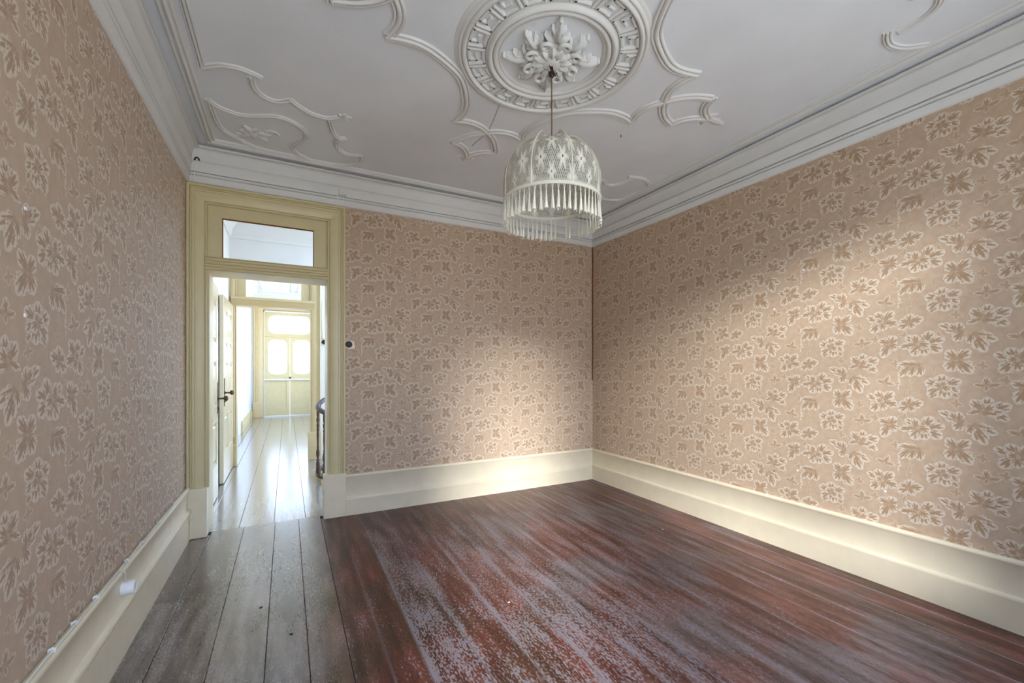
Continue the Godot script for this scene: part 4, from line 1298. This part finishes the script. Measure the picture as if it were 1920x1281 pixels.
func balustrade() -> void:
	var b := base("stair_balustrade", Vector3(0.56, 0, -5.76))
	tag(b, "dark polished wooden handrail on turned balusters curving round the stair head", "balustrade")
	# the rail comes up on the near side, turns round the stair head and climbs away on the far side
	var path := PackedVector3Array(); var foot := PackedVector3Array()
	for i in 41:
		var f := i / 40.0
		var a := PI / 2 - PI * clampf((f - 0.3) / 0.4, 0, 1)
		var x := -0.225 * cos(a); var z := 0.225 * sin(a)
		if f < 0.3: x += (0.3 - f) / 0.3 * 0.75
		if f > 0.7: x += (f - 0.7) / 0.3 * 0.75
		var y := 0.87 + (f - 0.5) * 0.62
		path.append(Vector3(x, y, z)); foot.append(Vector3(x, 0.0, z))
	var pr := PackedVector2Array()
	for k in 14:
		var a := TAU * k / 14
		pr.append(Vector2(0.036 * cos(a), 0.030 * sin(a) * (1.0 if sin(a) > 0 else 0.7)))
	var sd := PackedVector3Array(); var up := PackedVector3Array()
	for i in 41:
		var d := (path[mini(i + 1, 40)] - path[maxi(i - 1, 0)]).normalized()
		var s := d.cross(Vector3.UP).normalized()
		sd.append(s); up.append(s.cross(d).normalized())
	var m := MB.new()
	m.sweep(path, sd, up, pr, PackedVector3Array(), true)
	m.cap(path[0], sd[0], up[0], pr, (path[0] - path[1]).normalized()); m.cap(path[40], sd[40], up[40], pr, (path[40] - path[39]).normalized())
	obj("handrail", m, M.mahog, b)
	# string: cream band on the floor's edge with a dark capping
	for q in [[V2([-0.02, -0.25, 0.02, -0.25, 0.02, 0.05, -0.02, 0.05]), M.ochre, "string_board"], [V2([-0.03, 0.05, 0.03, 0.05, 0.034, 0.07, 0.028, 0.085, -0.028, 0.085, -0.034, 0.07]), M.mahog, "capping"]]:
		var s2 := PackedVector3Array(); var u2 := PackedVector3Array(); var p2 := PackedVector3Array()
		for i in 41:
			if i < 12 or i > 30:
				continue
			var d := (foot[mini(i + 1, 40)] - foot[maxi(i - 1, 0)]).normalized()
			s2.append(d.cross(Vector3.UP).normalized()); u2.append(Vector3.UP); p2.append(foot[i] + Vector3(0, (i - 20) / 40.0 * 0.30, 0))
		m = MB.new()
		m.sweep(p2, s2, u2, q[0], PackedVector3Array(), true)
		m.cap(p2[0], s2[0], u2[0], q[0], (p2[0] - p2[1]).normalized()); m.cap(p2[p2.size() - 1], s2[s2.size() - 1], u2[0], q[0], (p2[p2.size() - 1] - p2[p2.size() - 2]).normalized())
		obj(q[2], m, q[1], b)
	for i in [16, 20, 28]:
		var y0: float = 0.07 + (i - 20) / 40.0 * 0.30
		var h: float = path[i].y - 0.02 - y0
		var k := 1.0 if i == 16 else 0.8
		m = MB.new()
		m.lathe(V2([0.0, 0.0, 0.026 * k, 0.0, 0.028 * k, 0.12, 0.018 * k, 0.14, 0.024 * k, 0.155, 0.014 * k, 0.175, 0.024 * k, 0.21, 0.026 * k, 0.25, 0.015 * k, 0.30, 0.019 * k, 0.315, 0.014 * k, 0.33, 0.019 * k, 0.45, 0.016 * k, h * 0.72, 0.022 * k, h * 0.74, 0.014 * k, h * 0.77, 0.024 * k, h * 0.83, 0.014 * k, h * 0.87, 0.02 * k, h * 0.9, 0.02 * k, h, 0.0, h]), 14, Vector3(foot[i].x, y0, foot[i].z))
		obj("baluster", m, M.mahog, b)

# ------------------------------------------------------------------ the lamp
func lamp() -> void:
	var P := Vector3(1.325, 0, -2.05)
	var yb := 2.285
	var l := base("pendant_lamp", P)
	tag(l, "cream crochet lace pendant lampshade with a tasselled fringe hanging from the ceiling rose", "lamp")
	var m := MB.new()
	m.tube(PackedVector3Array([Vector3(0.0, 2.60, 0), Vector3(0.0, 2.8, 0.001), Vector3(-0.001, 3.02, 0)]), 0.0035, 8)
	obj("cord", m, M.cord, l)
	m = MB.new()
	m.tube(PackedVector3Array([Vector3(0, 3.06, 0), Vector3(0.002, 3.03, 0.004), Vector3(0.012, 3.005, 0.006), Vector3(0.004, 2.99, 0), Vector3(-0.012, 3.0, -0.004), Vector3(-0.010, 3.02, -0.006)]), 0.006, 7)
	m.tube(PackedVector3Array([Vector3(-0.004, 3.02, 0), Vector3(-0.016, 3.0, 0.01), Vector3(-0.022, 2.985, 0.022)]), 0.008, 7)
	m.tube(PackedVector3Array([Vector3(0.004, 3.02, 0), Vector3(0.02, 3.028, -0.012), Vector3(0.036, 3.035, -0.022)]), 0.004, 6)
	m.tube(PackedVector3Array([Vector3(0.0, 3.01, 0), Vector3(0.018, 2.998, 0.012), Vector3(0.022, 3.012, 0.02)]), 0.003, 6)
	m.tube(PackedVector3Array([Vector3(0.0, 3.04, 0), Vector3(-0.02, 3.045, 0.008), Vector3(-0.014, 3.02, 0.014)]), 0.0025, 6)
	obj("ceiling_hook", m, M.hook, l)
	# crochet cover over eight wire ribs: (radius at the ribs, height above the band)
	var rib := V2([0.270, 0.0, 0.271, 0.06, 0.268, 0.12, 0.258, 0.175, 0.236, 0.230, 0.205, 0.272, 0.172, 0.308, 0.140, 0.336, 0.112, 0.346, 0.088, 0.340, 0.066, 0.324, 0.050, 0.318])
	var prof := spline([0.270, 0.0, 0.271, 0.06, 0.268, 0.12, 0.258, 0.175, 0.236, 0.230, 0.205, 0.272, 0.172, 0.308, 0.140, 0.336, 0.112, 0.346, 0.088, 0.340, 0.066, 0.324, 0.050, 0.318], 3)
	var SEG := 16
	m = MB.new()
	var rows := prof.size()
	var grid := func(k: int, j: int) -> Vector3:
		var a := TAU * k / (8.0 * SEG) + deg_to_rad(10.4)
		var f := absf(sin(4.0 * (TAU * k / (8.0 * SEG))))       # 0 at a rib, 1 between ribs
		var t := float(j) / (rows - 1)
		var up: float = smoothstep(0.25, 0.85, t)
		var rr := prof[j].x * (1.0 + f * 0.05 * sin(t * PI)) * (1.0 - 0.05 * up * f)
		var yy := prof[j].y - f * 0.050 * up * smoothstep(1.15, 0.8, t)
		return Vector3(cos(a) * rr, yb + yy, sin(a) * rr)
	for k in 8 * SEG + 1:
		for j in rows:
			var p: Vector3 = grid.call(k, j)
			var du: Vector3 = grid.call(k + 1, j) - grid.call(k - 1, j)
			var dv: Vector3 = grid.call(k, mini(j + 1, rows - 1)) - grid.call(k, maxi(j - 1, 0))
			var nn := dv.cross(du).normalized()
			if nn.dot(Vector3(p.x, 0.15, p.z)) < 0:
				nn = -nn
			m.add(p, nn, Vector2(float(k) / SEG, 1.0 - float(j) / (rows - 1)))
	for k in 8 * SEG:
		for j in rows - 1:
			var q := k * rows + j
			m.face(q, q + 1, q + rows + 1); m.face(q, q + rows + 1, q + rows)
	var cover := obj("crochet_cover", m, M.lace, l)
	for k in 8:
		m = MB.new()
		var a := TAU * k / 8.0 + deg_to_rad(10.4)
		var pth := PackedVector3Array()
		for q in prof:
			pth.append(Vector3(cos(a) * (q.x + 0.001), yb + q.y, sin(a) * (q.x + 0.001)))
		m.tube(pth, 0.0034, 6)
		obj("covered_rib", m, M.yarn, cover)
	m = MB.new()
	m.lathe(V2([0.266, -0.008, 0.273, -0.008, 0.276, -0.003, 0.276, 0.004, 0.273, 0.009, 0.266, 0.009, 0.264, 0.0, 0.266, -0.008]), 72, Vector3(0, yb, 0))
	var band := obj("rim_band", m, M.yarn, l)
	m = MB.new()
	m.lathe(V2([0.0, 0.352, 0.030, 0.353, 0.046, 0.349, 0.054, 0.338, 0.052, 0.322, 0.0, 0.312]), 32, Vector3(0, yb, 0))
	obj("top_cap", m, M.yarn, l)
	# fringe: looped picot, then tassels
	rng.seed = 12
	var kinds := []
	for k in 4:
		m = MB.new()
		var sw := rng.randf_range(-0.004, 0.004)
		m.tube(PackedVector3Array([Vector3(-0.004, 0, 0), Vector3(-0.002, -0.018, 0), Vector3(sw * 0.3, -0.034, 0)]), 0.0018, 5)
		m.tube(PackedVector3Array([Vector3(0.004, 0, 0), Vector3(0.002, -0.018, 0), Vector3(sw * 0.3, -0.034, 0)]), 0.0018, 5)
		m.lathe(V2([0.0, -0.030, 0.003, -0.032, 0.0048, -0.037, 0.0042, -0.044, 0.0050, -0.056, 0.0068, -0.085, 0.0088, -0.118 - rng.randf() * 0.01, 0.0, -0.120]), 9, Vector3(sw * 0.3, 0, 0))
		for s in 5:
			var a := rng.randf() * TAU
			m.tube(PackedVector3Array([Vector3(sw * 0.3, -0.042, 0), Vector3(cos(a) * 0.006, -0.085, sin(a) * 0.006), Vector3(cos(a) * 0.011, -0.122 - rng.randf() * 0.014, sin(a) * 0.011)]), 0.0018, 5)
		kinds.append(m.mesh())
	var N := 56
	for k in N:
		var a := TAU * k / N
		if k in [49, 52]:
			continue
		var o := obj("tassel", kinds[k % 4], M.yarn, band)
		o.position = Vector3(cos(a) * 0.269, yb - 0.008, sin(a) * 0.269)
		o.rotation = Vector3(rng.randf_range(-0.05, 0.05), -a + PI / 2, rng.randf_range(-0.05, 0.05))
	# lamp holder inside
	m = MB.new()
	m.lathe(V2([0.0, 0.0, 0.016, 0.0, 0.02, 0.01, 0.02, 0.06, 0.012, 0.075, 0.0, 0.08]), 16, Vector3(0, yb + 0.22, 0))
	m.tube(PackedVector3Array([Vector3(0, yb + 0.29, 0), Vector3(0, yb + 0.325, 0)]), 0.004, 6)
	obj("lamp_holder", m, M.plastic, l)

# ------------------------------------------------------------------ small things
func small_things() -> void:
	var m := MB.new()
	# bell push beside the door
	var b := base("bell_push", Vector3(0.505, 1.566, ZB + 0.0015))
	tag(b, "small round black bell push on the papered wall beside the door casing", "switch")
	var ax := Basis(Vector3(1, 0, 0), PI / 2)
	m.lathe(V2([0.030, 0.0, 0.030, 0.004, 0.027, 0.012, 0.020, 0.016, 0.012, 0.015, 0.011, 0.013, 0.0, 0.013]), 28, Vector3.ZERO, ax)
	obj("housing", m, M.black, b)
	m = MB.new()
	m.lathe(V2([0.0085, 0.011, 0.0085, 0.016, 0.006, 0.019, 0.0, 0.0195]), 18, Vector3.ZERO, ax)
	obj("button", m, mat(c8(60, 64, 70), 0.3), b)
	m = MB.new()
	var poly := V2([-0.03, -0.03, 0.012, -0.042, 0.040, -0.036, 0.052, -0.05, 0.050, -0.005, 0.046, 0.028, 0.02, 0.036, -0.03, 0.03])
	m.cap(Vector3(0, 0, 0.0008), Vector3.RIGHT, Vector3.UP, poly, Vector3(0, 0, 1))
	obj("torn_paper_patch", m, M.skirt, built_child(b))
	# junction box and old wires on the back cornice
	var j := base("junction_box", Vector3(0.446, 2.935, ZB + 0.036))
	tag(j, "small square white painted junction box on the cornice above the door", "junction box")
	m = MB.new()
	m.box(Vector3(-0.030, -0.026, -0.008), Vector3(0.030, 0.026, 0.022), 0.004)
	obj("box_body", m, M.plaster, j)
	m = MB.new()
	m.box(Vector3(-0.026, -0.022, 0.0215), Vector3(0.026, 0.022, 0.0245), 0.002)
	obj("cover", m, M.plaster, j)
	m = MB.new()
	m.lathe(V2([0.0, 0.0, 0.003, 0.0, 0.003, 0.0015, 0.0, 0.002]), 10, Vector3(0, 0, 0.0244), ax)
	obj("screw", m, M.hook, j)
	var w := base("cornice_wires", Vector3(0, 0, ZB))
	tag(w, "thin painted wires running along the cornice from the left corner to the junction box", "wire")
	m = MB.new()
	m.tube(PackedVector3Array([Vector3(-0.655, 2.893, 0.037), Vector3(-0.3, 2.892, 0.037), Vector3(0.1, 2.891, 0.037), Vector3(0.395, 2.893, 0.037), Vector3(0.408, 2.905, 0.039), Vector3(0.412, 2.93, 0.043), Vector3(0.42, 2.936, 0.044)]), 0.0028, 6)
	obj("wire", m, M.wire, w)
	m = MB.new()
	m.tube(PackedVector3Array([Vector3(0.404, 2.82, 0.016), Vector3(0.404, 2.868, 0.028), Vector3(0.405, 2.90, 0.038)]), 0.0025, 6)
	obj("wire", m, M.wire, w)
	m = MB.new()
	m.tube(PackedVector3Array([Vector3(0.452, 2.82, 0.016), Vector3(0.453, 2.868, 0.028), Vector3(0.452, 2.91, 0.04)]), 0.0025, 6)
	obj("wire", m, M.wire, w)
	m = MB.new()
	m.tube(PackedVector3Array([Vector3(-0.648, 2.82, 0.016), Vector3(-0.648, 2.868, 0.029), Vector3(-0.646, 2.92, 0.04), Vector3(-0.644, 2.985, 0.050)]), 0.003, 6)
	obj("wire", m, M.wire, w)
	m = MB.new()
	m.tube(PackedVector3Array([Vector3(-0.644, 2.985, 0.048), Vector3(-0.638, 3.0, 0.058), Vector3(-0.626, 3.006, 0.062), Vector3(-0.616, 2.998, 0.060), Vector3(-0.612, 2.986, 0.052)]), 0.006, 8)
	obj("wire_end", m, M.hook, w)
	# cable clipped along the top of the left skirting, with its little white box
	var c := base("cable_run", Vector3(XL, 0, 0))
	tag(c, "thin cream cable clipped along the top of the left skirting board", "cable")
	var pth := PackedVector3Array()
	rng.seed = 9
	for i in 34:
		pth.append(Vector3(0.019 + rng.randf_range(-0.002, 0.002), 0.413 + rng.randf_range(-0.003, 0.004), ZB + 0.06 + i * 0.125))
	m = MB.new()
	m.tube(pth, 0.0052, 7)
	obj("cable", m, M.wire, c)
	for z in [-3.72, -3.30, -2.96, -2.72, -2.34, -2.14, -1.97, -1.6, -1.2]:
		m = MB.new()
		m.box(Vector3(0.004, 0.405, z - 0.006), Vector3(0.026, 0.421, z + 0.006), 0.003)
		m.lathe(V2([0.0, 0.0, 0.004, 0.001, 0.004, 0.004, 0.0, 0.005]), 8, Vector3(0.016, 0.420, z))
		obj("clip", m, M.plastic, c)
	m = MB.new()
	m.tube(PackedVector3Array([Vector3(0.018, 0.414, -2.60), Vector3(0.036, 0.416, -2.585), Vector3(0.044, 0.405, -2.585), Vector3(0.04, 0.38, -2.60), Vector3(0.036, 0.355, -2.625), Vector3(0.036, 0.338, -2.635)]), 0.0036, 7)
	obj("branch_cable", m, M.wire, c)
	var s := base("cable_socket", Vector3(XL + 0.018, 0.312, -2.645))
	tag(s, "small white round cable socket on the left skirting board below the clipped cable", "socket")
	var ax2 := Basis(Vector3(0, 0, 1), -PI / 2)
	m = MB.new()
	m.lathe(V2([0.0, 0.0, 0.032, 0.0, 0.033, 0.004, 0.033, 0.046, 0.031, 0.049, 0.027, 0.050, 0.026, 0.047, 0.0, 0.046]), 28, Vector3.ZERO, ax2)
	obj("housing", m, M.plastic, s)
	m = MB.new()
	m.lathe(V2([0.0, 0.0, 0.006, 0.0, 0.006, 0.001, 0.0, 0.002]), 10, Vector3(0.046, 0, 0), ax2)
	obj("screw", m, M.wire, s)
	# light switch on the landing wall
	var lw := base("light_switch", Vector3(0.492, 1.735, HALL_Z))
	tag(lw, "small dark light switch with cable on the white landing wall beyond the doorway", "switch")
	var ax3 := ax
	m = MB.new()
	m.lathe(V2([0.034, 0.0, 0.034, 0.012, 0.028, 0.024, 0.012, 0.028, 0.0, 0.028]), 22, Vector3(0, 0, 0), ax3)
	obj("dark_body", m, M.hook, lw)
	m = MB.new()
	m.lathe(V2([0.03, 0.0, 0.03, 0.016, 0.024, 0.022, 0.0, 0.022]), 22, Vector3(0.0, 0.075, 0), ax3)
	obj("white_body", m, M.plastic, lw)
	m = MB.new()
	m.tube(PackedVector3Array([Vector3(-0.012, 0.10, 0.008), Vector3(-0.026, 0.16, 0.006), Vector3(-0.03, 0.3, 0.005), Vector3(-0.03, 0.62, 0.005)]), 0.005, 6)
	obj("switch_cable", m, M.wire, lw)
	# crumbs of paint and dirt on the boards
	rng.seed = 31
	for p in [[-0.13, -2.80, 0, "tiny dark crumb of dirt on the boards nearest the doorway"], [0.02, -2.45, 0, "tiny dark crumb of dirt on the grey boards farther from the doorway"], [1.13, -2.2, 1, "tiny white paint flake on the scuffed boards in the middle of the floor"], [2.78, -2.6, 1, "tiny white paint flake near the right skirting board"]]:
		m = MB.new()
		m.box(Vector3(-0.007, 0.0, -0.005), Vector3(0.008, 0.003, 0.004), 0.001, Transform3D(Basis(Vector3.UP, rng.randf() * 3.0), Vector3.ZERO))
		var o := obj("dirt_crumb" if p[2] == 0 else "paint_flake", m, M.dark if p[2] == 0 else M.plastic)
		o.position = Vector3(p[0], 0.001, p[1])
		tag(o, p[3], "crumb" if p[2] == 0 else "flake")

func built_child(o: Node3D) -> Node3D:
	return o
